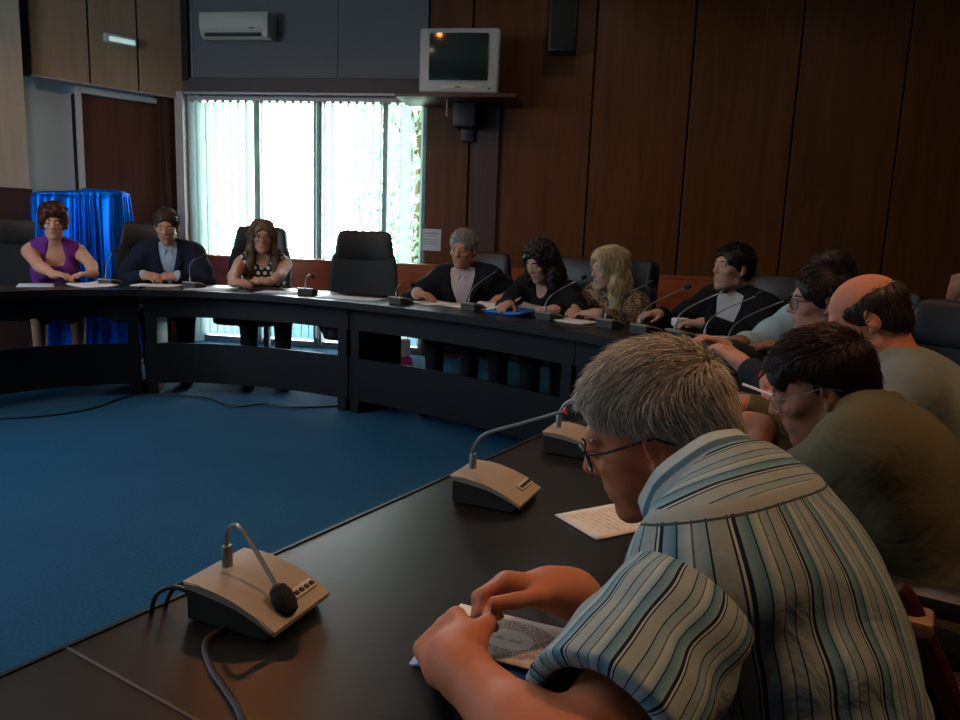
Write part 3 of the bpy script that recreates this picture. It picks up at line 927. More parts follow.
def hand_ops(w, d, n, side, curl=.5, thumb=.5, sc=1.0, spread=.06, fing=None):
    """palm and five fingers; w wrist, d finger direction, n out of the palm, side 'L'/'R'"""
    d = nrm(d); n = A3(n); n = nrm(n-d*(n@d))
    th = np.cross(d, n) if side == 'R' else np.cross(n, d)      # towards the thumb
    a = th
    ops = []
    R = np.stack([a, d, n], 1)
    ops.append((cap(w-d*.01*sc, w+d*.03*sc, .026*sc, .03*sc), 'u', .02))
    ops.append((rbox(w+d*.055*sc, (.041*sc, .045*sc, .0145*sc), .013*sc, R), 'u', .015))
    ops.append((ell(w+d*.04*sc+a*.026*sc+n*.008*sc, (.018*sc, .032*sc, .017*sc), R), 'u', .012))
    Ls = (.076, .084, .078, .060)
    for i in range(4):
        o = (.031-.0205*i)*sc
        c_ = curl if not isinstance(curl, (list, tuple)) else curl[i]
        p = w+d*(.094-.004*abs(i-1))*sc+a*o
        dd = rot_axis(d, n, (spread*(1.5-i))*(1 if side == 'L' else -1)*-1)
        ax = np.cross(dd, n)                                       # bends towards the palm normal
        rad = (.0096, .0098, .0093, .0082)[i]*sc
        ops.append((cap(w+d*.06*sc+a*o*.9, p, rad*1.05, rad*1.05), 'u', .006))
        for j, (fr, kb) in enumerate(((.45, .75), (.31, 1.0), (.24, .6))):
            dd = rot_axis(dd, ax, c_*kb)
            q = p+dd*Ls[i]*fr*sc
            ops.append((cap(p, q, rad*(1-.08*j), rad*(1-.08*(j+1))), 'u', .004))
            p = q
    p = w+d*.022*sc+a*.026*sc
    dd = nrm(d*.72+a*.62+n*(.15+.5*thumb)); 
    for j, (L, r) in enumerate(((.042, .0135), (.034, .0112), (.028, .0098))):
        q = p+dd*L*sc
        ops.append((cap(p, q, r*sc, r*.92*sc), 'u', .008 if j == 0 else .004)); p = q
        dd = nrm(dd+(d*.35 - a*.35*thumb + n*.15*thumb))
    return ops
SKIN = {}
def get_skin(h, lip='#8a4440'):
    k = (h, lip)
    if k not in SKIN: SKIN[k] = skin('skin_'+h[1:], h, lip)
    return SKIN[k]
HAIRM = {}
def get_hair(a, b):
    if (a, b) not in HAIRM: HAIRM[(a, b)] = hairmat('hair_'+a[1:], a, b)
    return HAIRM[(a, b)]
EYE = None
def eye_mats():
    global EYE
    if EYE is None: EYE = [plain('eye_white', '#c8c0b8', .25), plain('iris_brown', '#2e2018', .2)]
    return EYE

def head_ops(Hc, HR, sc, sex, face, lids):
    P = lambda x, y, z: Hc+HR@(A3((x, y, z))*sc)
    E_ = lambda c, r: ell(P(*c), A3(r)*sc, HR)
    C_ = lambda a, b, ra, rb=None: cap(P(*a), P(*b), ra*sc, (rb or ra)*sc)
    f = .93 if sex == 'f' else 1.0
    o = []
    o.append((E_((0, -.012, .038), (.074, .096, .082)), 'u', .02))
    o.append((E_((0, -.045, .0), (.066, .058, .07)), 'u', .02))
    o.append((E_((0, .03, -.02), (.061*f, .066, .078)), 'u', .02))
    o.append((E_((0, .042, -.068), (.05*f, .05, .044)), 'u', .018))
    o.append((C_((-.048*f, .0, -.07), (-.012, .066, -.098), .02, .017), 'u', .02))
    o.append((C_((.048*f, .0, -.07), (.012, .066, -.098), .02, .017), 'u', .02))
    o.append((E_((0, .078, -.1), (.02, .016, .016)), 'u', .014))                       # chin
    o.append((C_((-.034, .078, .03), (.034, .078, .03), .013 if sex == 'm' else .010), 'u', .014))
    for s in (-1, 1):
        o.append((E_((s*.041, .062, -.018), (.022, .022, .018)), 'u', .016))           # cheek
        o.append((E_((s*.033, .104, .01), (.017, .015, .0125)), 's', .012))            # eye socket
        o.append((E_((s*.0315, .0815, .009), (.0145, .0125, .0115)), 'u', .004))       # eye region
        o.append((E_((s*.0315, .096, .0075 - .006*lids), (.0125, .007, .0045*(1-lids)+.0012)), 's', .003))  # lid slit
        if face.get('cheek'): o.append((E_((s*.042, .05, -.045), (.024, .022, .026)), 'u', .02))
    o.append((C_((0, .087, .022), (0, .107, -.018), .0085, .0115), 'u', .009))         # nose
    o.append((E_((0, .106, -.022), (.0125, .0125, .0105)), 'u', .006))
    for s in (-1, 1):
        o.append((E_((s*.0125, .094, -.026), (.009, .011, .008)), 'u', .006))
        o.append((E_((s*.0065, .104, -.033), (.0042, .005, .004)), 's', .003))
    o.append((E_((0, .078, -.058), (.032, .018, .02)), 'u', .012))                     # mouth mound
    o.append((C_((-.019, .086, -.0555), (.019, .086, -.0555), .0052), 'u', .005))
    o.append((C_((-.016, .0865, -.067), (.016, .0865, -.067), .0062), 'u', .005))
    o.append((C_((-.022, .0935, -.061), (.022, .0935, -.061), .0022), 's', .003))
    for s in (-1, 1):                                                                  # ears
        R = HR@np.array(Matrix.Rotation(s*-.35, 3, 'Z') @ Matrix.Rotation(-.15, 3, 'X'))
        if face.get('ears', True):
            o.append((ell(P(s*.078, -.012, -.002), A3((.0085, .019, .034))*sc, R), 'u', .006))
            o.append((ell(P(s*.085, -.008, .004), A3((.005, .010, .018))*sc, R), 's', .004))
            o.append((E_((s*.074, .0, -.03), (.008, .009, .011)), 'u', .006))
    return o, P

STY = dict(short=(.012, .035), )
def hair_ops(style, P, HR, sc, T):
    E_ = lambda c, r: ell(P(*c), A3(r)*sc, HR)
    C_ = lambda a, b, ra, rb=None: cap(P(*a), P(*b), ra*sc, (rb or ra)*sc)
    o = []
    if style in ('short', 'thick', 'crop', 'bob', 'puff', 'dense'):
        t = dict(short=.010, thick=.012, crop=.016, bob=.024, puff=.024, dense=.02)[style]
        o.append((E_((0, -.012, .042), (.074+t, .096+t, .082+t)), 'u', .02))
        o.append((E_((0, -.05, -.005), (.066+t*.8, .056+t, .072)), 'u', .02))
        if style == 'bob': o.append((E_((0, -.055, -.03), (.07+t*.6, .056+t*.8, .07)), 'u', .02))
        if style == 'puff': o.append((E_((0, .02, .1), (.085, .085, .05)), 'u', .03))
        fz = dict(short=.0, thick=.0, crop=.0, bob=-.0, puff=-.005, dense=.0)[style]
        if style == 'bob':
            o.append((E_((0, .125, -.055+fz), (.095, .085, .088)), 's', .012))
            for s in (-1, 1):
                o.append((E_((s*.09, .03, -.075), (.045, .055, .075)), 's', .012))
        elif style in ('thick', 'crop'):
            o.append((E_((0, .122 if style == 'thick' else .135, -.045), (.1, .085, .12 if style == 'thick' else .105)), 's', .012))
            for s in (-1, 1):
                o.append((C_((s*.1, .06, .015), (s*.1, .045, -.09), .055, .062), 's', .012))
                o.append((E_((s*.1, .002, -.035), (.045, .04, .055)), 's', .008))
        elif style == 'puff':
            o.append((E_((0, .125, -.045), (.078, .085, .13)), 's', .012))
            o.append((E_((0, .03, -.13), (.2, .16, .115)), 's', .012))
        else:
            o.append((E_((0, .13, -.04), (.085, .08, .128)), 's', .012))
            for s in (-1, 1):
                o.append((C_((s*.1, .07, .0), (s*.1, .04, -.09), .045, .06), 's', .012))
                o.append((E_((s*.1, .0, -.03), (.04, .026, .045)), 's', .008))
        o.append((half(P(0, 0, -.075), HR@A3((0, 0, 1)), P(0, 0, 0)-.2, P(0, 0, 0)+.2), 's', .01)) if style != 'bob' else o.append((half(P(0, 0, -.095), HR@A3((0, -.1, 1)), P(0, 0, 0)-.2, P(0, 0, 0)+.2), 's', .01))
    if style == 'fringe':
        o.append((E_((0, -.018, .03), (.082, .1, .075)), 'u', .02))
        o.append((E_((0, -.05, -.02), (.07, .058, .06)), 'u', .02))
        o.append((E_((0, .03, .1), (.078, .13, .075)), 's', .015))
        o.append((E_((0, .12, -.02), (.1, .085, .12 if style == 'thick' else .105)), 's', .012))
        for s in (-1, 1): o.append((E_((s*.1, .005, -.03), (.04, .028, .045)), 's', .008))
        o.append((half(P(0, 0, -.07), HR@A3((0, 0, 1)), P(0, 0, 0)-.2, P(0, 0, 0)+.2), 's', .01))
    if style in ('long', 'wavy', 'curly'):
        t = .016 if style == 'long' else .024
        o.append((E_((0, -.015, .042), (.074+t, .098+t, .082+t)), 'u', .02))
        o.append((E_((0, -.06, -.04), (.078, .058, .1)), 'u', .03))
        L = dict(long=-.25, wavy=-.27, curly=-.15)[style]
        w = dict(long=.032, wavy=.042, curly=.05)[style]
        for s in (-1, 1):
            o.append((C_((s*.07, -.02, .04), (s*.088, .0, -.1), w*.9, w), 'u', .03))
            o.append((C_((s*.088, .0, -.1), (s*.095, .035, L), w, w*.75), 'u', .03))
            o.append((C_((s*.05, -.07, -.05), (s*.07, -.085, L+.03), .05, .04), 'u', .03))
        o.append((C_((0, -.08, -.05), (0, -.1, L+.03), .05, .045), 'u', .03))
        o.append((E_((0, .125, -.05), (.068, .085, .135)), 's', .014))
        o.append((E_((0, .12, -.16), (.062, .1, .12)), 's', .014))
    return o

def strand_mesh(V, N, P, HR, Hc, sc, style, n, length, width, seed, parent_inv=None):
    r = np.random.default_rng(seed)
    idx = r.choice(len(V), n, replace=len(V) < n)
    p = V[idx] + r.normal(size=(n, 3))*.002; nn = N[idx]
    # drop the inside of the face opening
    up = HR@A3((0, 0, 1)); fw = HR@A3((0, 1, 0)); rt = HR@A3((1, 0, 0))
    crown = Hc+HR@(A3((0, -.085, .11))*sc)
    segs = 5; pts = [p]
    seedn = r.random(n)
    L = length*(.6+.8*r.random(n))
    d_prev = None
    for k in range(segs):
        q = pts[-1]
        rel = q-crown
        d = rel-nn*(rel*nn).sum(1, keepdims=True)
        d /= np.maximum(np.linalg.norm(d, axis=1, keepdims=True), 1e-6)
        if style in ('long', 'wavy', 'curly'):
            loc = (q-Hc)@HR/sc; sd = np.sign(loc[:, :1])
            tp = np.clip((loc[:, 2:3]-.085)/.04, 0, 1)*.7
            d = d*.15-up*(1-.8*tp)+rt*sd*.9*tp-fw*.5*tp
        else:
            d = d+(-up)*.35
        if style in ('thick', 'crop', 'short', 'dense'):   # combed over the top, hanging at the sides
            loc = (q-Hc)@HR/sc
            w_ = np.clip((loc[:, 2:3]-.03)/.07, 0, 1)
            top_ = fw*.75-rt*.55 if style == 'thick' else (fw*.7 if style == 'crop' else fw*.35-rt*.2)
            d = top_*w_ - up*(1-w_)*1.0 - fw*.25*(1-w_)
            d = d-nn*(d*nn).sum(1, keepdims=True)
        amp = dict(short=.25, thick=.10, crop=.05, bob=.12, puff=.9, dense=.3, fringe=.2, long=.12, wavy=.3, curly=.6).get(style, .2)
        ph = k*(1.6 if style in ('curly', 'puff') else 1.1)+seedn*6.28
        wob = np.cross(d, nn)*np.sin(ph)[:, None]*amp + r.normal(size=(n, 3))*.08 + nn*(np.cos(ph)*amp*.5)[:, None]
        lift = .03 if style in ('crop', 'thick') else .16*(1-k/segs) if style not in ('long', 'wavy', 'curly') else .0
        d = d+wob+nn*lift
        d -= nn*np.minimum((d*nn).sum(1, keepdims=True), 0)*.9
        d /= np.linalg.norm(d, axis=1, keepdims=True)
        pts.append(q+d*(L/segs)[:, None])
    pts = np.stack(pts, 1)                       # n, segs+1, 3
    lc = (pts-Hc)@HR/sc                          # keep hair out of the face
    bad = ((lc[..., 1] > .055) & (np.abs(lc[..., 0]) < .062) & (lc[..., 2] < .07) & (lc[..., 2] > -.16)).any(1)
    bad |= (lc[..., 1] > .106).any(1)
    if style in ('thick', 'crop', 'short', 'fringe', 'dense'): bad |= ((np.abs(lc[..., 0]) > .06) & (lc[..., 1] > -.035) & (lc[..., 1] < .05) & (lc[..., 2] < .012) & (lc[..., 2] > -.1)).any(1)
    if style == 'fringe': bad |= ((lc[..., 2] > .085) & (lc[..., 1] > -.09)).any(1) & (r.random(len(pts)) > .10)
    pts = pts[~bad]; nn = nn[~bad]; n = len(pts)
    wd = width*np.array([.8, 1, 1, .85, .6, .15])
    t = np.gradient(pts, axis=1); t /= np.maximum(np.linalg.norm(t, axis=2, keepdims=True), 1e-9)
    a = np.cross(t, nn[:, None, :]); a /= np.maximum(np.linalg.norm(a, axis=2, keepdims=True), 1e-9)
    b = np.cross(a, t)
    ring = [pts+(a*math.cos(x)+b*math.sin(x))*wd[None, :, None] for x in (PI/2, PI/2+2.094, PI/2+4.189)]
    VV = np.stack(ring, 2)                       # n, S, 3, 3
    S_ = segs+1
    base = (np.arange(n)*S_*3)[:, None, None]+(np.arange(segs)*3)[None, :, None]+np.arange(3)[None, None, :]
    nx = (np.arange(n)*S_*3)[:, None, None]+(np.arange(segs)*3)[None, :, None]+((np.arange(3)+1) % 3)[None, None, :]
    Q = np.stack([base, nx, nx+3, base+3], -1).reshape(-1, 4)
    sh = np.repeat(np.clip(.5+.28*r.normal(size=n), 0, 1), S_*3)
    return VV.reshape(-1, 3), Q, sh

def person(label, pos, f, head, hf, hpitch=0, hroll=0, pz=.53, sex='m', skinc='#b07f66', hs=1.0, lids=.15,
           wl=None, wr=None, hl=None, hr=None, top=None, hair='short', hairc=('#2a2018', '#4a3a2c'), strands=900, slen=.03, swid=.0011, bwid=1.0, arm_m=1.0, elb=None,
           h=.0075, trousers='#14161c', belly=0, girth=1.0, glasses=None, face=None, pole=None, extra=None, cat='person', sw=None, group=None, seed=1, lip='#8a4440', skirt=False, brow=True, nb=None):
    rz = math.atan2(-f[0], f[1])
    root = empty('person', (pos[0], pos[1], 0), rz, label, cat, group)
    cz, sz = math.cos(-rz), math.sin(-rz)
    def loc(p):
        x, y, z = p[0]-pos[0], p[1]-pos[1], p[2]; return A3((x*cz-y*sz, x*sz+y*cz, z))
    def ldir(p): return A3((p[0]*cz-p[1]*sz, p[0]*sz+p[1]*cz, p[2]))
    face = face or {}
    Hc = loc(head)
    hfl = ldir((hf[0], hf[1], 0)); yaw = math.atan2(-hfl[0], hfl[1])
    HR = Rmat(yaw, hpitch, hroll); sc = hs*(.95 if sex == 'f' else 1.0)
    Pel = A3((0, 0, pz))
    N = loc(nb) if nb is not None else Hc+HR@(A3((0, -.03, -.10))*sc)*.55+A3((0, -.02, -.10))*.5+A3((0, -.01, -.035))
    tz = nrm(N-Pel); tx = A3((1, 0, 0)); tx = nrm(tx-tz*(tx@tz)); ty = np.cross(tz, tx)
    TR = np.stack([tx, ty, tz], 1); s = np.linalg.norm(N-Pel)/.55
    T = lambda x, y, z: Pel+TR@A3((x, y, z*s))
    bw = (.92 if sex == 'f' else 1.0)*bwid
    sw = sw or (.165 if sex == 'f' else .185)
    g = girth
    def torso(i):
        o = [(ell(T(0, -.01, .03), (.165*g*bw+i, .125*g+i, .13+i), TR), 'u', .04),
             (ell(T(0, .015+belly*.5, .19), (.142*g*bw+i, .11*g+belly*.7+i, (.17*s+i)), TR), 'u', .06),
             (ell(T(0, .0, .36), (.158*bw*(g*.5+.5)+i, .112*(g*.4+.6)+i, (.16*s+i)), TR), 'u', .06),
             (ell(T(0, -.025, .27), (.152*g*bw+i, .095*g+i, .2*s+i), TR), 'u', .06),
             (cap(T(-sw+.03, -.012, .468), T(sw-.03, -.012, .468), .055+i), 'u', .05),
             (ell(T(0, -.05, .42), (.13*bw+i, .06+i, .11*s+i), TR), 'u', .05)]
        for q in (-1, 1): o.append((cap(T(q*.12, -.018, .485), T(q*.035, -.015, .55), .042+i, .04+i*.5), 'u', .05))
        if sex == 'f':
            for q in (-1, 1): o.append((ell(T(q*.068, .095, .33), (.062+i, .058+i, .065+i), TR), 'u', .03))
        return o
    # arms
    SH = {q: T(q*sw, -.005, .455) for q in (-1, 1)}
    l1, l2 = (.285, .25) if sex == 'm' else (.265, .23)
    arms = {}
    for q, w, hnd in ((-1, wl, hl), (1, wr, hr)):
        if w is None: w_ = T(q*.16, .3, .1)
        else: w_ = loc(w)
        pl = ldir(pole[q]) if pole and q in pole else A3((q*.8, -.2, -.6))
        if elb and q in elb: el = loc(elb[q])
        else: el, w_ = ik(SH[q], w_, l1, l2, pl)
        arms[q] = (SH[q], el, w_, hnd)
    def arm_ops(q, i=0, to=1.0, up_only=False, end=1.0, k=.03):
        a, e, w, _ = arms[q]; m = (.93 if sex == 'f' else 1.0)*arm_m
        o = []
        if to <= 1.0:
            o.append((cap(a, a+(e-a)*to, .054*m+i, (.054+(.041-.054)*to)*m+i), 'u', k))
        else:
            o.append((cap(a, e, .054*m+i, .041*m+i), 'u', k))
            t = to-1
            o.append((cap(e, e+(w-e)*min(.35, t), .042*m+i, .041*m+i), 'u', .02))
            o.append((cap(e+(w-e)*min(.25, t), e+(w-e)*t, .041*m+i, (.041+(.027-.041)*t)*m+i), 'u', .02))
        return o
    # body
    ops = torso(0)
    hips = {q: T(q*.085, .02, .0) for q in (-1, 1)}
    def legs(i):
        o = []
        for q in (-1, 1):
            hip = A3((q*.09, .03, pz-.01)); knee = A3((q*.12, .45, min(pz-.02, .5))); ank = A3((q*.12, .42, .09))
            o += [(cap(hip, knee, .085+i, .058+i), 'u', .03), (cap(knee, ank, .056+i, .038+i), 'u', .02)]
        return o
    ops += legs(-.004)
    for q in (-1, 1): ops.append((cap((q*.12, .40, .05), (q*.13, .56, .035), .04, .032), 'u', .02))
    # neck
    ops.append((cap(T(0, -.02, .5), Hc+HR@(A3((0, -.028, -.03))*sc), .06 if sex == 'm' else .05, (.056 if sex == 'm' else .047)), 'u', .03))
    for q in (-1, 1): ops += arm_ops(q, 0, 2.0)
    ho, P = head_ops(Hc, HR, sc, sex, face, lids); ops += ho
    for q, sd in ((-1, 'L'), (1, 'R')):
        a, e, w, hnd = arms[q]
        hn = hnd or {}
        d = ldir(hn['d']) if 'd' in hn else nrm(w-e)
        n = ldir(hn['n']) if 'n' in hn else A3((0, 0, -1))
        ops += hand_ops(w, d, n, sd, hn.get('curl', .45), hn.get('thumb', .4), hn.get('sc', .95 if sex == 'f' else 1.0), hn.get('spread', .05))
    def post(me, V, Q):
        l = (V-Hc)@HR/sc
        m = np.exp(-((l[:, 0]/.02)**2+((l[:, 2]+.061)/.009)**2))*(l[:, 1] > .07)*(.8 if sex == 'f' else .45)
        attr_f(me, 'tint', np.clip(m, 0, 1))
    sm = get_skin(skinc, lip)
    body = sdf_mesh('body', ops, h, sm, root, post)
    # eyes, brows
    em = eye_mats()
    for q in (-1, 1):
        me = bpy.data.meshes.new('eye'); bm = bmesh.new(); bmesh.ops.create_uvsphere(bm, u_segments=16, v_segments=12, radius=.0122*sc)
        Rm = Matrix(HR.tolist()).to_4x4() @ Matrix.Rotation(-PI/2, 4, 'X')
        for fc in bm.faces:
            if fc.calc_center_median().z > .0122*sc*.86: fc.material_index = 1
            fc.smooth = True
        c = P(q*.0315, .0795, .008)
        bmesh.ops.transform(bm, matrix=Matrix.Translation(Vector(c)) @ Rm, verts=bm.verts); bm.to_mesh(me); bm.free()
        link('eye', me, em, root)
    hm = get_hair(*hairc)
    if brow:
        for q in (-1, 1):
            m = MB(); m.tube([P(q*.014, .0905, .0275), P(q*.03, .0905, .0335), P(q*.05, .077, .029)], [.0035*sc, .0042*sc, .002*sc], 6)
            me = m.mesh('eyebrow', True); attr_f(me, 'shade', np.full(len(me.vertices), .3)); link('eyebrow', me, hm, root)
    # hair
    if hair:
        ho = hair_ops(hair, P, HR, sc, T)
        g_ = Grid(ho, max(h*.85, .0045), .03); V, Q = g_.nets(); Nn = normals(V, Q)
        amp = dict(curly=.012, puff=.017, wavy=.006, long=.003, bob=.0025, thick=.003, crop=.003, short=.0025, dense=.004).get(hair, .002)
        V = V+Nn*(amp*vnoise(V, 110 if hair in ('curly', 'puff') else 70, seed))[:, None]
        sh = np.clip(.32+.25*vnoise(V, 120, seed+3), 0, 1)
        l = (V-Hc)@HR/sc
        if strands:
            ok = ~((l[:, 1] > .075) & (l[:, 2] < .03) & (np.abs(l[:, 0]) < .05))
            VV, QQ, s2 = strand_mesh(V[ok], Nn[ok], P, HR, Hc, sc, hair, strands, slen, swid, seed)
            Q = np.concatenate([Q, QQ+len(V)]); V = np.concatenate([V, VV]); sh = np.concatenate([sh, s2])
        me = np_mesh('hair', V, Q); attr_f(me, 'shade', sh); link('hair', me, hm, root)
    # trousers
    o = legs(.012)+[(ell(T(0, -.01, .02), (.172*g*bw+.012, .135*g, .13), TR), 'u', .04)]
    if skirt: o = [(cap((q*.08, .03, pz-.01), (q*.1, .44, .5), .1, .075), 'u', .05) for q in (-1, 1)]+[o[-1]]
    sdf_mesh('skirt' if skirt else 'trousers', o, .012, cloth('cloth_'+trousers[1:], trousers) if True else None, root)
    # shoes
    m = MB()
    for q in (-1, 1):
        m = MB(); m.box((q*.127, .47, .035), (.085, .26, .066), .025, seg=3); m.build('shoe', M['chair_metal'], root)
    ctx = dict(root=root, T=T, TR=TR, s=s, P=P, HR=HR, Hc=Hc, sc=sc, torso=torso, arm_ops=arm_ops, arms=arms, h=h, loc=loc, sw=sw, sex=sex, bw=bw, N=N, g=g)
    if top: top(ctx)
    if glasses: make_glasses(ctx, glasses)
    if extra: extra(ctx)
    return ctx

def make_glasses(c, col):
    mat = M['black_plastic'] if col == 'black' else M['silver']
    P, sc = c['P'], c['sc']; r = .0017 if col == 'black' else .0011
    m = MB()
    for q in (-1, 1):
        ring = []
        for k in range(25):
            a = 2*PI*k/24; e = 3.0
            x = .025*np.sign(math.cos(a))*abs(math.cos(a))**(2/e); z = .019*np.sign(math.sin(a))*abs(math.sin(a))**(2/e)
            ring.append(P(q*.034+x, .106-abs(q*.034+x)**2*4.5, .004+z))
        m.tube(ring, r*sc, 6, False)
        if col == 'black': m.tube([P(q*.012, .107, .021), P(q*.036, .102, .0235), P(q*.058, .092, .02)], .0024*sc, 6)
        m.tube([P(q*.058, .091, .014), P(q*.074, .06, .013), P(q*.083, -.01, .016), P(q*.083, -.04, -.004)], r*1.15*sc, 6)
    m.tube([P(-.0095, .107, .008), P(0, .111, .011), P(.0095, .107, .008)], r*sc, 6)
    fr = m.build('spectacles', mat, c['root'])
    for q in (-1, 1):
        bm = bmesh.new(); vs = []
        for k in range(20):
            a = 2*PI*k/20; e = 3.0
            x = .0245*np.sign(math.cos(a))*abs(math.cos(a))**(2/e); z = .0185*np.sign(math.sin(a))*abs(math.sin(a))**(2/e)
            vs.append(bm.verts.new(P(q*.034+x, .106-abs(q*.034+x)**2*4.5, .004+z)))
        bm.faces.new(vs); me = bpy.data.meshes.new('lens'); bm.to_mesh(me); bm.free(); link('lens', me, M['lens'], fr)

# ------------------------------------------------------------------ clothes
def wrinkle(amp, fq=38, seed=0):
    def post(me, V, Q):
        N = normals(V, Q)
        w = vnoise(V*A3((1, 1, .6)), fq, seed)
        w2 = 1-np.abs(vnoise(V*A3((1, 1, .45)), fq*.6, seed+5))*2
        set_co(me, V+N*(amp*(.5*w+.5*w2))[:, None])
    return post
CLOTHM = {}
def get_cloth(c, **k):
    if c not in CLOTHM: CLOTHM[c] = cloth('fabric_'+c[1:], c, **k)
    return CLOTHM[c]
def collar_ops(c, r=.011, up=.0, wide=1.0, gap=.022):
    T = c['T']; o = []; pts = []
    n = 11
    for k in range(n):
        a = (k/(n-1)*2-1)*(PI-.25)
        rx, ry = .064*wide, .066*wide
        x = math.sin(a)*rx; y = -math.cos(a)*ry-.005
        z = .548-.0-.035*(1-math.cos(a))*.5*1.3+up
        pts.append((x, y, z))
    for a, b in zip(pts[:-1], pts[1:]):
        for dz in (0, .018): o.append((cap(T(a[0], a[1], a[2]+dz), T(b[0], b[1], b[2]+dz), r), 'u', .008))
    for q in (-1, 1):   # collar points
        e = pts[-1] if q > 0 else pts[0]
        o.append((cap(T(e[0]+q*.004, e[1]+.01, e[2]+.012), T(q*.042, e[1]+.03, e[2]-.05), r, r*.7), 'u', .008))
    return o
def drape_ops(c, q, inf):
    a, e, w, _ = c['arms'][q]; T = c['T']
    return [(cap(T(q*.10, -.01, .33), a+(e-a)*.5, .055+inf, .036+inf), 'u', .06)]
def shirt(color, inf=.009, sleeve=1.0, collar=True, mat=None, wr=.004, name='shirt', scoop=None, sleeveless=False, hres=None):
    def fn(c):
        T = c['T']; o = c['torso'](inf); h = hres or c['h']
        if not sleeveless:
            for q in (-1, 1): o += c['arm_ops'](q, inf+.006, sleeve, k=.06) + drape_ops(c, q, inf)
        if sleeveless:
            for q in (-1, 1):
                o.append((ell(T(q*(c['sw']+.035), 0, .45), (.055, .12, .12), c['TR']), 's', .02))
        if scoop: 
            for cc, rr in scoop: o.append((ell(T(*cc), rr, c['TR']), 's', .012))
        m = mat or get_cloth(color)
        root = sdf_mesh(name, o, h, m, c['root'], wrinkle(wr))
        if collar: sdf_mesh('collar', collar_ops(c, .008), min(h, .006), m, root)
        c['top'] = root
    return fn
def jacket(color, inner='#c8c4c0', v=(.16, .055), inner_collar=True, inf=.024, sleeve=1.93, wr=.005, name='jacket', inner_name='shirt', cuffs=True):
    def fn(c):
        T, TR, s = c['T'], c['TR'], c['s']
        shirt(inner, .010, 1.98 if cuffs else 1.5, inner_collar, name=inner_name)(c)
        o = c['torso'](inf)
        for q in (-1, 1): o += c['arm_ops'](q, inf-.004, sleeve, k=.06) + drape_ops(c, q, inf)
        z0, w1 = v
        Pel = T(0, 0, 0); it = TR.T
        def cut(X, Y, Z):
            px, py, pz = X-Pel[0], Y-Pel[1], Z-Pel[2]
            x = px*TR[0, 0]+py*TR[1, 0]+pz*TR[2, 0]; y = px*TR[0, 1]+py*TR[1, 1]+pz*TR[2, 1]; z = (px*TR[0, 2]+py*TR[1, 2]+pz*TR[2, 2])/s
            w = (z-z0)/(.5-z0)*w1*1.25
            return np.maximum(np.abs(x)-np.clip(w, -.02, w1*1.3), .02-y)
        lo, hi = c['N']-.7, c['N']+.3
        o.append((field(lo, hi, cut), 's', .006))
        yf = .112*(c['g']*.4+.6)+inf
        bump = .05 if c['sex'] == 'f' else 0
        for q in (-1, 1):
            a, b, d, e = T(q*.012, yf+.004+bump*.4, z0), T(q*w1*.75, yf+.0+bump*.6, .35), T(q*(w1*1.35+.008), yf*.62, .475), T(q*.07, -.02, .555)
            o += [(cap(a, b, .007, .013), 'u', .01), (cap(b, d, .013, .014), 'u', .01), (cap(d, e, .014, .013), 'u', .01)]
            o.append((cap(T(q*w1*.95, yf+.004, .36), T(q*(w1*1.5+.02), yf*.72, .45), .012, .012), 'u', .012))
        o += [(cap(T(-.07, -.02, .555), T(0, -.075, .57), .013), 'u', .01), (cap(T(.07, -.02, .555), T(0, -.075, .57), .013), 'u', .01)]
        sdf_mesh(name, o, c['h'], get_cloth(color), c['root'], wrinkle(wr))
    return fn
def pocket_square(c):
    T = c['T']; m = MB(); m.tube([T(-.088, .136, .335), T(-.086, .132, .365), T(-.09, .128, .378)], [.012, .011, .003], 6); m.build('pocket_square', M['paper'], c['root'])
# ------------------------------------------------------------------ the people
GP = None
# far side, left to right
person('person in a purple square-necked dress with short auburn curls, elbows on desk', (-3.2, 5.62), (.5, -.86), (-3.10, 5.46, 1.135), (.45, -.89, 0), .12, 0, sex='f', skinc='#c08e74',
       pole={-1: (.9, .3, -.25), 1: (-.9, .1, -.25)}, wl=(-2.66, 5.16, .78), wr=(-2.90, 5.1, .78), hl=dict(d=(-.5, -.7, 0), n=(0, 0, -1), curl=.35), hr=dict(d=(.9, -.2, 0), n=(0, 0, -1), curl=.5),
       hair='puff', hairc=('#2e1712', '#6e3a26'), strands=1500, slen=.035, swid=.0022, trousers='#1a1620', skirt=True, seed=2, lids=.35,
       top=shirt('#6a2c7c', .008, sleeveless=True, collar=False, name='dress', scoop=[((0, .13, .52), (.062, .13, .12)), ((-.035, .15, .46), (.035, .12, .06)), ((.035, .15, .46), (.035, .12, .06))]))
person('person in a navy suit with open pale collar, hands clasped, head bowed', (-2.40, 5.83), (.28, -.96), (-2.345, 5.6, 1.142), (.25, -.97, 0), .3, 0, skinc='#b08468',
       wl=(-2.2, 5.42, .79), wr=(-2.43, 5.38, .79), hl=dict(d=(-.8, -.45, 0), n=(-.3, .3, -.8), curl=.6), hr=dict(d=(.8, -.45, 0), n=(.3, .3, -.8), curl=.6),
       hair='short', hairc=('#2a2018', '#54402e'), strands=1500, slen=.02, swid=.0018, lids=.75, seed=3,
       top=jacket('#161c2c', '#9aaabc', (.18, .05)), extra=pocket_square)
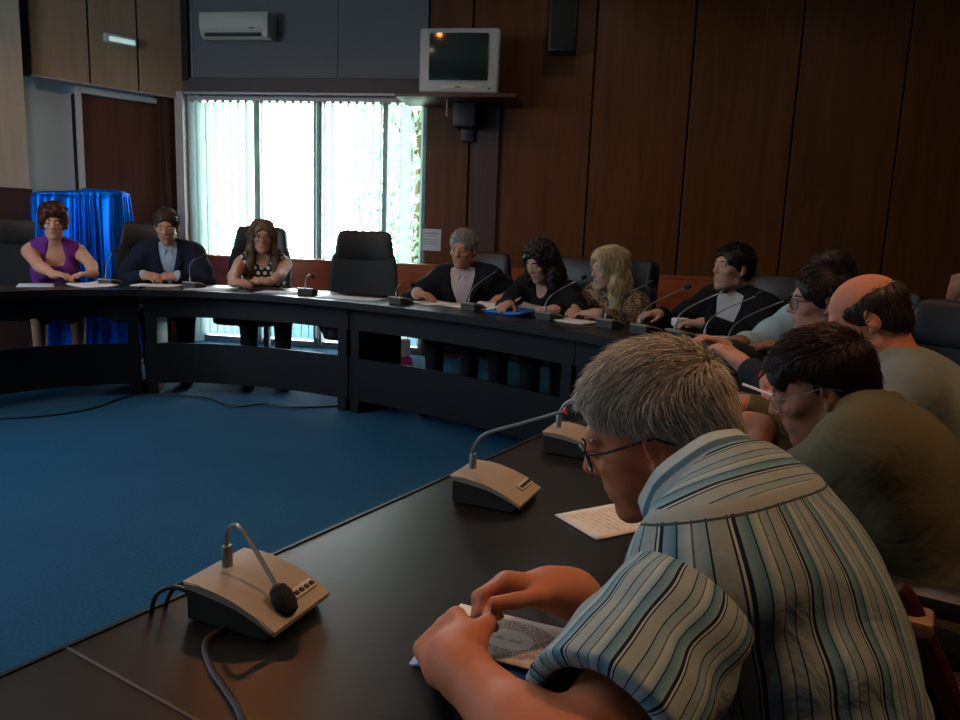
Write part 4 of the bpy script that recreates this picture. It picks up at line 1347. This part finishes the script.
person('person with long fair hair in a black polka dot top at the window', (-1.70, 5.84), (.3, -.95), (-1.645, 5.62, 1.088), (.28, -.96, 0), .1, 0, sex='f', skinc='#b88a74',
       wl=(-1.49, 5.20, .775), wr=(-1.72, 5.16, .775), hl=dict(d=(-.8, -.4, .1), n=(-.2, .3, -.9), curl=.55), hr=dict(d=(.8, -.4, .1), n=(.2, .3, -.9), curl=.55),
       hair='long', hairc=('#4a3c2c', '#8a7458'), strands=3000, slen=.06, swid=.0018, glasses='black', trousers='#141416', seed=4,
       top=shirt('#0c0c0e', .009, sleeveless=True, collar=False, mat=dots('polka_dot_cloth'), name='top', scoop=[((0, .13, .585), (.075, .13, .10))]))
person('grey-haired person in a pale open shirt and dark jacket leaning back', (-.06, 5.22), (-.28, -.96), (-.14, 5.02, 1.072), (-.35, -.93, 0), .2, -.06, skinc='#b88468', belly=.05, girth=1.08,
       wl=(.17, 4.86, .78), wr=(-.42, 4.82, .78), hl=dict(d=(-.5, -.6, 0), n=(0, 0, -1), curl=.4), hr=dict(d=(.5, -.5, 0), n=(0, 0, -1), curl=.4),
       hair='short', hairc=('#6a6460', '#b0aaa4'), strands=1500, slen=.02, swid=.0018, seed=5, lids=.4,
       top=jacket('#141418', '#b8a4a0', (.06, .068)))
person('person with dark curly hair in black leaning over the blue folder', (.48, 4.83), (-.62, -.78), (.345, 4.6, 1.02), (-.72, -.69, 0), .42, 0, sex='f', skinc='#b88c78',
       wl=(.42, 4.16, .775), wr=(.16, 4.36, .775), hl=dict(d=(-.7, .1, 0), n=(0, 0, -1), curl=.5), hr=dict(d=(-.3, -.7, 0), n=(0, 0, -1), curl=.3),
       hair='curly', hairc=('#0e0a09', '#2e2220'), strands=2400, slen=.035, swid=.002, lids=.6, seed=6, trousers='#101012',
       top=shirt('#121214', .014, sleeve=1.9, collar=False, name='top', scoop=[((0, .12, .58), (.06, .12, .09))]))
person('person with long wavy blonde hair in a brown patterned blouse', (.92, 4.62), (-.82, -.57), (.728, 4.41, 1.0), (-.93, -.37, 0), .15, 0, sex='f', skinc='#c09480',
       wl=(.62, 4.02, .775), wr=(.52, 4.24, .775), hl=dict(d=(-.6, .5, 0), n=(0, 0, -1)), hr=dict(d=(-.2, -.8, 0), n=(0, 0, -1)),
       hair='wavy', hairc=('#8a7450', '#d8c898'), strands=3600, slen=.055, swid=.002, seed=7,
       top=shirt('#7a6040', .014, sleeve=1.8, collar=False, mat=leopard('brown_patterned_cloth'), name='blouse'))
person('dark-haired person in a black blazer over a white T-shirt, looking left', (1.5, 4.14), (-.86, -.5), (1.318, 4.0, 1.045), (-.95, -.32, 0), -.06, 0, skinc='#b48a74',
       wl=(1.12, 3.70, .78), wr=(.98, 4.1, .78), hl=dict(d=(-.7, .3, 0), n=(0, 0, -1)), hr=dict(d=(-.7, -.3, 0), n=(0, 0, -1)),
       hair='short', hairc=('#0e0b0a', '#241c18'), strands=1500, slen=.022, swid=.0018, seed=8,
       top=jacket('#0e0f12', '#b4b0ac', (.12, .065), inner_collar=False, inner_name='t_shirt', cuffs=False))
# right side of the ring
person('short-haired person in a pale blue shirt, arm stretched to the desk', (1.64, 3.30), (-.72, -.69), (1.43, 3.12, 1.035), (-.92, -.39, 0), .35, 0, skinc='#7a5444',
       wl=(1.14, 2.86, .79), wr=(1.03, 2.96, .79), hl=dict(d=(-.9, -.2, 0), n=(0, 0, -1)), hr=dict(d=(-.8, -.5, 0), n=(0, 0, -1)), pole={1: (-.5, .3, -.7)},
       hair='short', hairc=('#14100e', '#2c2420'), strands=700, slen=.012, swid=.0018, seed=9,
       top=shirt('#8aa8b4', .014, sleeve=1.55))
person('dark-haired person in black-framed glasses half hidden behind the balding head', (1.36, 2.47), (-.96, .28), (1.15, 2.55, .992), (-.98, .18, 0), .12, 0, sex='f', skinc='#b48674',
       wl=(.86, 2.42, .79), wr=(.92, 2.80, .79), hair='short', hairc=('#100c0b', '#2a1e1a'), strands=1200, slen=.04, swid=.0016, glasses='black', seed=10,
       top=shirt('#20242c', .014, sleeve=1.8))
person('balding person in a grey-green shirt, head bowed, holding a red pen', (1.36, 1.93), (-.88, .47), (1.075, 2.09, .985), (-.90, .44, 0), .5, 0, skinc='#b4765a', girth=1.12, belly=.03, h=.006,
       wl=(.90, 1.98, .79), wr=(.93, 2.14, .815), hl=dict(d=(-.95, .2, -.12), n=(.1, .3, -.9), curl=.7), hr=dict(d=(-.93, -.1, -.1), n=(-.1, -.7, -.7), curl=.75),
       hair='fringe', hairc=('#1a1210', '#3a2a22'), strands=1500, slen=.02, swid=.0013, lids=.7, seed=11,
       top=shirt('#6a7470', .016, sleeve=1.5, wr=.008))
person('person with short dark hair, wire glasses and an olive jacket, reading', (.87, 1.27), (-.85, .52), (.69, 1.495, .895), (-.95, .31, 0), .42, 0, sex='f', skinc='#9c6a54', h=.0055,
       wl=(.62, 1.60, .785), wr=(.66, 1.80, .785), hl=dict(d=(-.6, .75, 0), n=(0, 0, -1), curl=.4), hr=dict(d=(-.9, .2, 0), n=(0, 0, -1), curl=.4), nb=(.74, 1.43, .845), pz=.50, hs=.95,
       hair='crop', hairc=('#120a0c', '#34191c'), strands=7000, slen=.022, swid=.0011, glasses='wire', lids=.6, seed=12, girth=1.0, sw=.15, 
       top=jacket('#504d38', '#2a2a26', (.12, .05), inner_collar=False, inner_name='top', cuffs=False, wr=.007, inf=.019))
# second row, at the right edge: sleeve and fist in view
person('person in a pale grey shirt at the right edge, fist raised to the chin', (2.57, 3.4), (-.98, -.1), (2.35, 3.36, 1.17), (-.98, -.1, 0), .1, 0, skinc='#a87c62',
       wl=(2.055, 3.28, .985), wr=(1.95, 3.55, .70), hl=dict(d=(.15, .1, .95), n=(.9, .1, .0), curl=1.2), pole={-1: (.3, -.1, -.9)},
       hair='short', hairc=('#2a2018', '#443428'), strands=500, slen=.02, swid=.0018, seed=13, top=shirt('#a8a8a2', .014, sleeve=1.8))

# the nearest person, striped shirt
def striped(c):
    T, TR, s, root = c['T'], c['TR'], c['s'], c['root']
    it = TR.T; Pel = T(0, 0, 0)
    inf = .019
    o = c['torso'](inf)
    o.append((cap(T(-c['sw']-.005, -.01, .452), T(c['sw']+.005, -.01, .452), .052+inf), 'u', .04))
    o.append((ell(c['P'](0, -.01, -.02), (.066, .075, .13), c['HR']), 's', .01))
    o += [(ell(T(0, -.035, .27), (.165+inf*.5, .085+inf, .2), TR), 'u', .06), (ell(T(0, 0, .12), (.155+inf, .12+inf, .17), TR), 'u', .06)]
    YL = .545
    def coords(V):
        l = (V-Pel)@TR
        return l[:, 0], l[:, 1], l[:, 2]/s
    def post(me, V, Q):
        N = normals(V, Q)
        x, y, z = coords(V)
        w = vnoise(V*A3((1, 1, .5)), 30, 4)
        # drag folds from the shoulder blades and a pleat under the yoke
        fold = np.sin(z*55+x*26+1.5*np.sin(x*18))*np.exp(-((np.abs(x)-.15)/.09)**2)*np.exp(-((z-.33)/.16)**2)
        side = np.sin(z*70+2*np.sin(x*25+y*20))*np.exp(-((z-.14)/.12)**2)*.8
        sag = np.maximum(0, YL-z)*.02*(y < 0)
        d = .0045*w+.0045*fold+.004*side+sag*.4
        d += .003*np.clip((z-YL+.014)/.014, 0, 1)*(y < .03)
        set_co(me, V+N*d[:, None])
        u = np.arctan2(x, -y+.02)*.155
        u = u*(1+.10*np.clip((.3-z)/.3, 0, 1))
        yy = np.where(y < .05, (z-YL-.02*np.exp(-(x/.06)**2)*0), -1)
        attr_vec(me, 'tf', np.stack([u+.007*w, yy, z*.9+.012*np.sin(x*9)+y*.35], 1))
    sh = sdf_mesh('shirt', o, .0055, M['shirt_stripe'], root, post)
    # sleeves
    for q in (-1, 1):
        a, e, w, _ = c['arms'][q]; ax = nrm(e-a)
        st = a-ax*.035+ (T(0, 0, 0)-T(q*.02, 0, 0))*1.0
        en = a+(e-a)*.79
        so = [(cap(st, a+(e-a)*.35, .066, .066), 'u', .02), (cap(a+(e-a)*.3, en, .066, .076), 'u', .02)]
        so.append((cap(a+(e-a)*.5, e+ax*.1, .052, .065), 's', .006))
        so.append((half(en-ax*.0, -ax, en-.3, en+.3), 's', .004))
        s1 = nrm(np.cross(ax, (0, 0, 1))); s2 = np.cross(ax, s1)
        def post2(me, V, Q, a=a, ax=ax, s1=s1, s2=s2, q=q, e=e):
            N = normals(V, Q); r = V-a; t = r@ax
            th = np.arctan2(r@s2, r@s1)
            L = np.linalg.norm(e-a)
            w = .7*np.sin(t*62+2.2*np.sin(th*1.5+1)+th)*np.exp(-((t/L-.45)/.16)**2)+.9*np.sin(t*48-th*1.6)*np.exp(-((t/L-.12)/.22)**2)
            set_co(me, V+N*(.0042*w+.003*vnoise(V, 34, 3))[:, None])
            attr_vec(me, 'tf', np.stack([th*.078+.004*w, np.zeros(len(V)), t], 1))
        sdf_mesh('sleeve', so, .005, M['sleeve_stripe'], sh, post2)
    # folded collar: a band round the neck, up and over
    ax = nrm(.6*nrm(c['Hc']-c['N'])+.4*TR[:, 2]); fr = c['HR'][:, 1]; fr = nrm(fr-ax*(fr@ax)); rt = np.cross(fr, ax)
    cen = c['N']+ax*.022+fr*.02
    prof = [(.060, -.03), (.060, .02), (.063, .031), (.069, .029), (.079, -.006), (.090, -.03), (.087, -.034), (.075, -.014), (.066, .012)]
    NA = 64; V = []; W = []
    for k in range(NA):
        th = (k/(NA-1)*2-1)*(PI-.22); sp_ = 1+.10*abs(th/PI)**2
        for i_, (r_, h_) in enumerate(prof):
            tip = max(0, abs(th)-2.2)*.02 if i_ in (4, 5, 6, 7) else 0
            rr_ = r_*sp_ + .0015*math.sin(th*7+i_)
            V.append(cen+(rt*math.sin(th)-fr*math.cos(th)*1.06)*rr_+ax*(h_-tip+.012*(1-math.cos(th))*-.5)); W.append((0, .1, i_*.005+.012))
    n_ = len(prof); Q = []
    for k in range(NA-1):
        for i_ in range(n_): Q.append((k*n_+i_, k*n_+(i_+1) % n_, (k+1)*n_+(i_+1) % n_, (k+1)*n_+i_))
    me = np_mesh('collar', np.array(V), np.array(Q)); attr_vec(me, 'tf', np.array(W)); link('collar', me, M['shirt_stripe'], sh)
person('grey-haired person in a blue and white striped short-sleeved shirt, nearest the camera', (.385, .74), (-.85, .52), (.242, .995, .918), (-.95, .31, 0), .42, -.05, pz=.47, skinc='#b46e4c', arm_m=.86, h=.0042,
       nb=(.305, .87, .885), bwid=.9, hs=.93, wl=(-.008, .65, .775), wr=(.112, .79, .785), sw=.175, girth=1.02, belly=.02,
       hl=dict(d=(-.32, .93, -.05), n=(.55, .3, -.75), curl=[1.15, 1.25, 1.25, 1.25], thumb=.5, sc=.80), hr=dict(d=(-.97, -.02, .14), n=(-.15, -.45, -.88), curl=[.85, .95, 1.05, 1.1], thumb=.3, spread=.03, sc=.84),
       elb={-1: (.078, .505, .775)}, pole={1: (.7, .2, -.6)},
       hair='thick', hairc=('#7a766e', '#dcd4c8'), strands=16000, slen=.03, swid=.0007, glasses='black', lids=.6, seed=14, face=dict(cheek=True), top=striped, trousers='#20242c')
# ------------------------------------------------------------------ chairs
place_chair(-.87, 5.42, .1, -.99, 'empty black high-backed executive chair in the middle of the window')
place_chair(-3.5, 5.80, .5, -.86, 'black chair behind the purple dress at the left edge')
place_chair(-2.66, 5.95, .3, -.95, 'black chair behind the navy suit')
place_chair(-1.83, 5.98, .0, -1, 'black chair behind the polka dot top')
place_chair(-.08, 5.26, -.28, -.96, 'black chair behind the pale open shirt')
place_chair(.48, 4.9, -.62, -.78, 'black chair behind the dark curly hair')
place_chair(.74, 4.72, -.82, -.57, 'black chair behind the long blonde hair')
place_chair(1.5, 4.16, -.86, -.5, 'black chair behind the black blazer')
place_chair(1.66, 3.34, -.72, -.69, 'black chair behind the pale blue shirt')
place_chair(1.5, 2.42, -.96, .28, 'dark chair behind the black-framed glasses, mostly hidden')
place_chair(1.54, 1.9, -.88, .47, 'chair under the grey-green shirt, hidden by the nearer figures')
place_chair(1.72, 2.72, -.7, -.7, 'large dark empty chair at the right edge below the raised fist')
place_chair(2.8, 3.42, -.98, -.1, 'chair beyond the right edge under the raised fist')

for o in used[4:]: o.scale = (1, 1, .9)
used[8].scale = (1, 1, .85); used[11].scale = (1, 1, .85); used[7].scale = (1, 1, .86)

place_chair(.93, 1.24, -.85, .52, 'chair under the olive jacket, mostly hidden')
# wooden armchair of the nearest person
wa = empty('wooden_armchair', (.39, .73, 0), math.atan2(.85, .52), 'dark red wooden armchair with tan arm pads under the striped shirt', 'chair')
pillow('seat', (0, .02, .40), (.5, .5, .09), M['brown_seat'], wa, 0, .2)
pillow('backrest', (0, -.29, .70), (.48, .07, .36), M['brown_seat'], wa, math.radians(10), .2)
for sd in (-1, 1):
    m = MB(); m.box((sd*.285, .06, .69), (.06, .30, .024), .008); m.build('arm_pad', M['brown_seat'], wa)
    m = MB(); m.tube(tubepts_([(sd*.285, .2, .0), (sd*.285, .19, .5), (sd*.285, .19, .68)]), .02, 10); m.build('leg', M['red_wood'], wa)
    m = MB(); m.tube(tubepts_([(sd*.285, -.30, .0), (sd*.285, -.26, .3), (sd*.285, -.14, .55), (sd*.285, -.06, .70), (sd*.285, -.04, .725)]), .018, 10); m.build('leg', M['red_wood'], wa)

# ------------------------------------------------------------------ microphones
mic(-.25, .822, .925, -.38, [(0, -.045, .044), (0, -.046, .072), (.001, -.042, .092), (.002, -.028, .1), (.004, -.006, .084), (.012, .034, .045)], 'nearest grey desk microphone with drooping gooseneck by the bottom left seam', head=1.05, led=False,
    cable=[[(.046, -.055, .03), (.052, -.08, .034), (.058, -.1, .02), (.06, -.106, -.02), (.06, -.108, -.1)], [(.034, -.058, .03), (.036, -.08, .032), (.04, -.096, .016), (.042, -.105, -.02), (.042, -.107, -.1)]])
mic(.036, 1.235, .92, -.39, [(0, -.045, .044), (0, -.047, .07), (.002, -.04, .092), (.012, -.015, .116), (.042, .06, .151), (.072, .14, .188)], 'second grey desk microphone with long raised gooseneck beside the bowed head',
    cable=[[(-.03, -.06, .02), (-.06, -.09, .012), (-.075, -.1, -.02), (-.08, -.103, -.1)], [(.0, -.06, .02), (-.03, -.082, .02), (-.05, -.098, -.02), (-.052, -.102, -.1)]])
mic(.215, 1.545, .92, -.39, [(0, -.045, .044), (0, -.047, .066), (.006, -.03, .1), (.03, .02, .13), (.05, .09, .16), (.06, .14, .175)], 'third grey desk microphone half hidden behind the grey hair',
    cable=[[(-.03, -.06, .02), (-.06, -.085, .012), (-.08, -.1, -.02), (-.082, -.103, -.1)]])
NK = [(0, -.045, .044), (0, -.047, .07), (.0, -.03, .15), (.0, .05, .22), (.0, .15, .265)]
far = [(-2.56, 5.16, .2, .95, 'microphone between the purple dress and the navy suit', (-.2, .95), 0),
       (-1.99, 5.18, .3, .95, 'microphone right of the clasped hands under the window', (.1, .95), 1),
       (-1.17, 5.02, .1, 1, 'microphone left of the empty chair', (0, 1), 2),
       (-.5, 4.62, .6, .8, 'microphone right of the empty chair', (.6, .8), 2),
       (-.05, 4.42, .6, .8, 'microphone in front of the pale open shirt', (.75, .65), 0),
       (.37, 4.05, .7, .7, 'microphone beside the blue folder', (.95, .3), 0),
       (.66, 3.82, .7, .7, 'microphone in front of the patterned blouse', (1, .1), 0),
       (.80, 3.62, .8, .6, 'microphone above the bowed grey hair, leftmost of the close four', (1, .05), 0),
       (.93, 3.44, .9, .4, 'microphone above the bowed grey hair, second of the close four', (1, .0), 0),
       (1.02, 3.26, 1, .2, 'microphone above the bowed grey hair, third of the close four', (1, -.05), 0),
       (1.06, 3.05, 1, 0, 'microphone in front of the white T-shirt, last of the close four', (1, -.1), 0)]
for x, y, fx, fy, lab, tp, st in far:
    tn = Vector((tp[0], tp[1])).normalized(); fv = Vector((fx, fy)).normalized()
    rz = math.atan2(-fv.x, fv.y); c_, s_ = math.cos(-rz), math.sin(-rz)
    lx, ly = tn.x*c_-tn.y*s_, tn.x*s_+tn.y*c_
    if st == 0: nk = [(0, -.045, .044), (0, -.046, .075)] + [(lx*a, -.045+ly*a, z) for a, z in ((.02, .12), (.08, .165), (.20, .225))]
    elif st == 1: nk = [(0, -.045, .044), (0, -.046, .08), (0, -.045, .15), (.01, -.02, .19), (.03, .05, .215)]
    else: nk = [(0, -.045, .044), (0, -.046, .07), (0, -.03, .11), (0, .03, .13), (0, .08, .12)]
    mic(x, y, fx, fy, nk, lab, big=False, led=False)

# cables
m = MB(); m.tube(tubepts([(-.262, .792, .7335), (-.285, .751, .7335), (-.262, .70, .7335), (-.235, .664, .7335), (-.205, .62, .7335), (-.19, .56, .7335), (-.2, .48, .7335)]), .0034, 8)
tag(m.build('cable', M['cable_brown']), 'thin brown cable lying on the desk below the nearest microphone', 'cable')
m = MB(); m.tube(tubepts([(-2.9, 4.2, .006), (-2.6, 4.33, .006), (-2.42, 4.55, .006), (-2.35, 4.95, .006), (-2.1, 5.02, .006), (-1.85, 4.98, .006), (-1.6, 4.76, .006), (-1.42, 4.86, .006), (-1.2, 4.8, .006), (-.9, 4.9, .006)]), .006, 8)
tag(m.build('floor_cable', M['cable']), 'dark cable snaking over the blue carpet along the desks', 'cable')

# ------------------------------------------------------------------ papers and small things on the desks
def sheet(name, x, y, w, l, ang, mat, label, cat='paper', group=None, z=.7312, t=.0025, curl=0, rnd=0):
    V = []; Q = []; n = 8
    for k in (0, 1):
        for j in range(n+1):
            for i in range(n+1):
                a, b = i/n*2-1, j/n*2-1
                V.append((a*w/2, b*l/2, k*t + curl*(max(0, a)**2+.5*max(0, b)**2)))
    N1 = (n+1)**2
    for k in (0, 1):
        for j in range(n):
            for i in range(n):
                q = k*N1+j*(n+1)+i; f = (q, q+1, q+n+2, q+n+1); Q.append(f if k else f[::-1])
    for i in range(n):
        Q += [(i, i+1, N1+i+1, N1+i), (n*(n+1)+i+1, n*(n+1)+i, N1+n*(n+1)+i, N1+n*(n+1)+i+1), ((i+1)*(n+1), i*(n+1), N1+i*(n+1), N1+(i+1)*(n+1)), (i*(n+1)+n, (i+1)*(n+1)+n, N1+(i+1)*(n+1)+n, N1+i*(n+1)+n)]
    o = link(name, np_mesh(name, V, Q, False), mat, None, (x, y, z), ang)
    return tag(o, label, cat, group)
GPp = 'papers on the far desks'
def paper(*a, **k): return sheet('paper_sheet', *a, group=GPp, **k)
paper(-2.93, 4.92, .21, .3, .5, M['paper_grey'], 'white sheet on the desk at the far left edge')
paper(-2.62, 5.03, .21, .3, .9, M['paper'], 'white sheets under the purple dress wearer\'s hand', curl=.012, t=.006)
paper(-2.28, 5.26, .3, .21, .1, M['paper'], 'white sheets under the clasped hands', t=.006)
paper(-1.85, 5.12, .3, .21, -.05, M['paper_grey'], 'sheet between the navy suit and polka dots', t=.004)
paper(-1.36, 5.08, .3, .2, -.1, M['paper_grey'], 'sheet right of the polka dot wearer\'s hands', t=.004)
paper(-.84, 4.85, .42, .22, -.25, M['paper_grey'], 'pale sheet in front of the empty chair', t=.004)
paper(-.32, 4.74, .21, .3, .6, M['paper'], 'sheet at the elbow of the pale open shirt', t=.006)
paper(-.1, 4.62, .21, .3, .9, M['paper'], 'sheet in front of the pale open shirt', t=.004)
paper(.05, 4.48, .3, .2, -.6, M['paper'], 'tilted white sheets left of the blue folder', curl=.05, t=.01)
paper(.28, 4.42, .2, .26, .8, M['paper_grey'], 'sheet held above the blue folder', curl=.03)
paper(.50, 4.03, .21, .28, .8, M['paper'], 'left white sheet before the patterned blouse', t=.008)
paper(.64, 4.1, .21, .28, .8, M['paper'], 'right white sheet before the patterned blouse', t=.008)
paper(1.10, 3.42, .21, .3, .2, M['paper_grey'], 'sheet on the desk in front of the black blazer', t=.006)
sheet('blue_folder', .2, 4.28, .3, .22, -.78, M['blue_folder'], 'bright blue plastic folder on the desk before the curly hair', 'folder', t=.016, curl=.02)

# small white box by the ledge beside the blazer
m = MB(); m.box((0, 0, .022), (.085, .06, .044), .01); o = m.build('white_box', M['paper'], None, True, (1.06, 3.98, .7312), .3)
tag(o, 'small white box on the desk left of the black blazer', 'box')

# reading matter near the camera
def inkpage():
    t = NT('page_text'); t.set(Roughness=.8)
    tc = t.new('ShaderNodeTexCoord'); sp = t.n.new('ShaderNodeSeparateXYZ'); t.l(tc.outputs['Object'], sp.inputs[0])
    row = t.math('GREATER_THAN', t.math('FRACT', t.math('MULTIPLY', sp.outputs[1], 95.0)), .62)
    n = t.new('ShaderNodeTexNoise', Scale=120.0, Detail=2.0); t.l(tc.outputs['Object'], n.inputs['Vector'])
    ins = t.math('MULTIPLY', t.math('LESS_THAN', t.math('ABSOLUTE', sp.outputs[0]), .042), t.math('LESS_THAN', t.math('ABSOLUTE', sp.outputs[1]), .085))
    k = t.math('MULTIPLY', t.math('MULTIPLY', row, ins), t.math('MULTIPLY', t.math('GREATER_THAN', n.outputs[0], .45), .35))
    t.l(t.mix(k, lin('#d8d2c8'), lin('#6a6460')), t.b.inputs['Base Color']); return t.m
sheet('leaflet', .245, 1.165, .11, .2, -1.05, inkpage(), 'white printed leaflet on the desk under the bowed chin', 'leaflet', t=.002)
def ornate():
    t = NT('ornate_card'); t.set(Roughness=.6)
    tc = t.new('ShaderNodeTexCoord'); sp = t.n.new('ShaderNodeSeparateXYZ'); t.l(tc.outputs['Object'], sp.inputs[0])
    x = t.math('DIVIDE', sp.outputs[0], .036); y = t.math('DIVIDE', t.math('SUBTRACT', sp.outputs[1], .004), .050)
    r = t.math('SQRT', t.math('ADD', t.math('MULTIPLY', x, x), t.math('MULTIPLY', y, y)))
    v = t.new('ShaderNodeTexVoronoi', Scale=300.0); v.feature = 'DISTANCE_TO_EDGE'; t.l(tc.outputs['Object'], v.inputs['Vector'])
    n = t.new('ShaderNodeTexNoise', Scale=90.0, Detail=3.0); t.l(tc.outputs['Object'], n.inputs['Vector'])
    lace = t.math('LESS_THAN', t.math('ADD', v.outputs['Distance'], t.math('MULTIPLY', n.outputs[0], .25)), .30)
    ring = t.math('MULTIPLY', t.math('GREATER_THAN', r, .58), t.math('LESS_THAN', r, 1.15))
    k = t.math('MULTIPLY', t.math('MULTIPLY', lace, ring), .75)
    txt = t.math('MULTIPLY', t.math('LESS_THAN', t.math('ABSOLUTE', t.math('SUBTRACT', sp.outputs[0], 0.0)), .0035), t.math('LESS_THAN', r, .4))
    txt = t.math('MULTIPLY', txt, t.math('GREATER_THAN', n.outputs[0], .5))
    c = t.mix(k, lin('#d8cdc0'), lin('#7c5a50'))
    t.l(t.mix(t.math('MULTIPLY', txt, .5), c, lin('#6a6058')), t.b.inputs['Base Color']); return t.m
def brochure():
    t = NT('blue_brochure_print'); t.set(Roughness=.4)
    tc = t.new('ShaderNodeTexCoord'); n = t.new('ShaderNodeTexNoise', Scale=30.0, Detail=1.5, Distortion=.6); t.l(tc.outputs['Object'], n.inputs['Vector'])
    cr = t.n.new('ShaderNodeValToRGB'); r = cr.color_ramp; r.elements[0].position = .56; r.elements[0].color = lin('#2468a8'); r.elements[1].position = .6; r.elements[1].color = lin('#a8c0d4')
    e = r.elements.new(.40); e.color = lin('#1c4c8c'); e = r.elements.new(.3); e.color = lin('#1c2a40')
    t.l(n.outputs[0], cr.inputs[0]); t.l(cr.outputs[0], t.b.inputs['Base Color']); return t.m
sheet('brochure', .030, .748, .105, .16, math.radians(-107), brochure(), 'blue brochure with white pictures under the ornate card', 'brochure', t=.0022)
sheet('greeting_card', .040, .772, .10, .155, math.radians(-113), ornate(), 'white card with brown lace pattern around a white oval in his hands', 'card', z=.7345, t=.0016, curl=.004)
sheet('notebook', .775, 1.985, .15, .21, math.radians(-40), plain('pink_cover', '#d890a8', .5, var=.2, scale=10), 'pink and white notebook on the desk under the red pen', 'notebook', t=.01)
sheet('notepad', .74, 2.10, .12, .18, math.radians(-60), plain('slate_cover', '#4a5a78', .5), 'slate blue pad on the desk behind the pink notebook', 'notepad', t=.012)
m = MB(); m.tube([(.815, 2.15, .80), (.83, 2.12, .86), (.832, 2.117, .875)], [.004, .004, .0015], 8); tag(m.build('red_pen', M['red_pen']), 'red pen upright in the raised hand', 'pen')
m = MB(); m.tube([(.74, 2.07, .79), (.80, 2.0, .775), (.815, 1.98, .77)], [.004, .004, .0015], 8); tag(m.build('white_pen', M['paper']), 'white pen held above the pink notebook', 'pen')
# things seen through the slot below the desks
o = empty('carton', (-.62, 5.95, 0), .2, 'pink and white box on the floor behind the empty chair', 'box')
m = MB(); m.box((0, 0, .09), (.14, .1, .18), .004); m.build('carton_body', M['pink'], o, False)
m = MB(); m.box((0, 0, .25), (.11, .08, .14), .01); m.build('carton_top', M['paper'], o, False)
# ------------------------------------------------------------------ camera
cam_d = bpy.data.cameras.new('camera'); cam = bpy.data.objects.new('camera', cam_d); COL.objects.link(cam)
cam_d.sensor_width = 36; cam_d.lens = 750/960*36; cam_d.clip_start = .02
p_, r_ = math.radians(9.6), math.radians(2.2)
fv = Vector((0, math.cos(p_), -math.sin(p_))); r0 = Vector((1, 0, 0)); u0 = Vector((0, math.sin(p_), math.cos(p_)))
rv = r0*math.cos(r_)+u0*math.sin(r_); uv = -r0*math.sin(r_)+u0*math.cos(r_)
mw = Matrix((rv, uv, -fv)).transposed().to_4x4(); mw.translation = Vector((0, 0, 1.18)); cam.matrix_world = mw
scene.camera = cam

# ------------------------------------------------------------------ light
w = bpy.data.worlds.new('sky'); scene.world = w; w.use_nodes = True
nt = w.node_tree; bg = nt.nodes['Background']
bg.inputs[0].default_value = lin('#f2fbff'); bg.inputs[1].default_value = 24.0
def area(name, loc, target, size, power, col, size_y=None, spread=PI):
    d = bpy.data.lights.new(name, 'AREA'); d.energy = power; d.color = lin(col)[:3]; d.shape = 'RECTANGLE'; d.size = size; d.size_y = size_y or size; d.spread = spread
    o = bpy.data.objects.new(name, d); COL.objects.link(o); o.location = loc
    o.rotation_euler = (Vector(target)-Vector(loc)).to_track_quat('-Z', 'Y').to_euler(); return o
def spot(name, loc, target, power, col, ang=70, blend=.6, rad=.06):
    d = bpy.data.lights.new(name, 'SPOT'); d.energy = power; d.color = lin(col)[:3]; d.spot_size = math.radians(ang); d.spot_blend = blend; d.shadow_soft_size = rad
    o = bpy.data.objects.new(name, d); COL.objects.link(o); o.location = loc
    o.rotation_euler = (Vector(target)-Vector(loc)).to_track_quat('-Z', 'Y').to_euler(); return o
pt = area('window_portal', WP(1.18, .0, 1.2), WP(1.18, 2, 1.2), 2.3, 1, '#ffffff', 2.2); pt.data.cycles.is_portal = True
# unseen area lights for daylight assumed from the left; no windows are built there
area('daylight_left', (-4.92, 2.9, 2.0), (-1.6, 4.2, .5), 3.0, 165, '#d6e8fb', 1.5)
area('fill_rear_left', (-4.4, -2.6, 2.2), (-2.2, 4.5, .6), 1.8, 14, '#d6e8fb', 1.6)  # weak fill added at the rear left, without a source of its own
# dim wide-beam ceiling downlights, unseen above the frame
for cx, cy in ((-2.4, .6), (-2.4, 3.4), (-.6, .2), (-.6, 2.6), (1.2, 3.8), (2.6, 1.6), (2.8, 4.6), (.6, 5.6)):
    spot('ceiling_downlight', (cx, cy, 3.64), (cx, cy, 0), 11, '#ffead6', 160, .5, .09)
# warm ceiling downlights over the right hand side of the ring
spot('downlight_warm', (1.5, 1.0, 3.6), (.5, 1.1, .8), 120, '#ffba7c', 80)
spot('downlight_warm', (1.3, 2.6, 3.6), (.9, 2.1, .8), 34, '#ffb880', 70)
spot('downlight_warm', (-1.45, 4.7, 3.6), (-1.45, 4.6, 0), 30, '#ff9a50', 150, .3, .05)
spot('downlight_warm', (-.8, .9, 3.6), (.0, .76, .73), 26, '#ffb884', 55)
spot('downlight_warm', (-2.6, 3.4, 3.6), (-2.4, 5.6, .9), 30, '#ffd8b0', 90)
spot('downlight_warm', (1.0, 3.0, 3.6), (.4, 4.6, .9), 22, '#ffd8b0', 90)

vs = scene.view_settings
vs.view_transform = 'Standard'; vs.look = 'None'; vs.exposure = 0; vs.gamma = 1
try: vs.use_curve_mapping = False
except Exception: pass
scene.cycles.use_denoising = True
scene.cycles.max_bounces = 8; scene.cycles.transparent_max_bounces = 12
scene.cycles.sample_clamp_indirect = 4
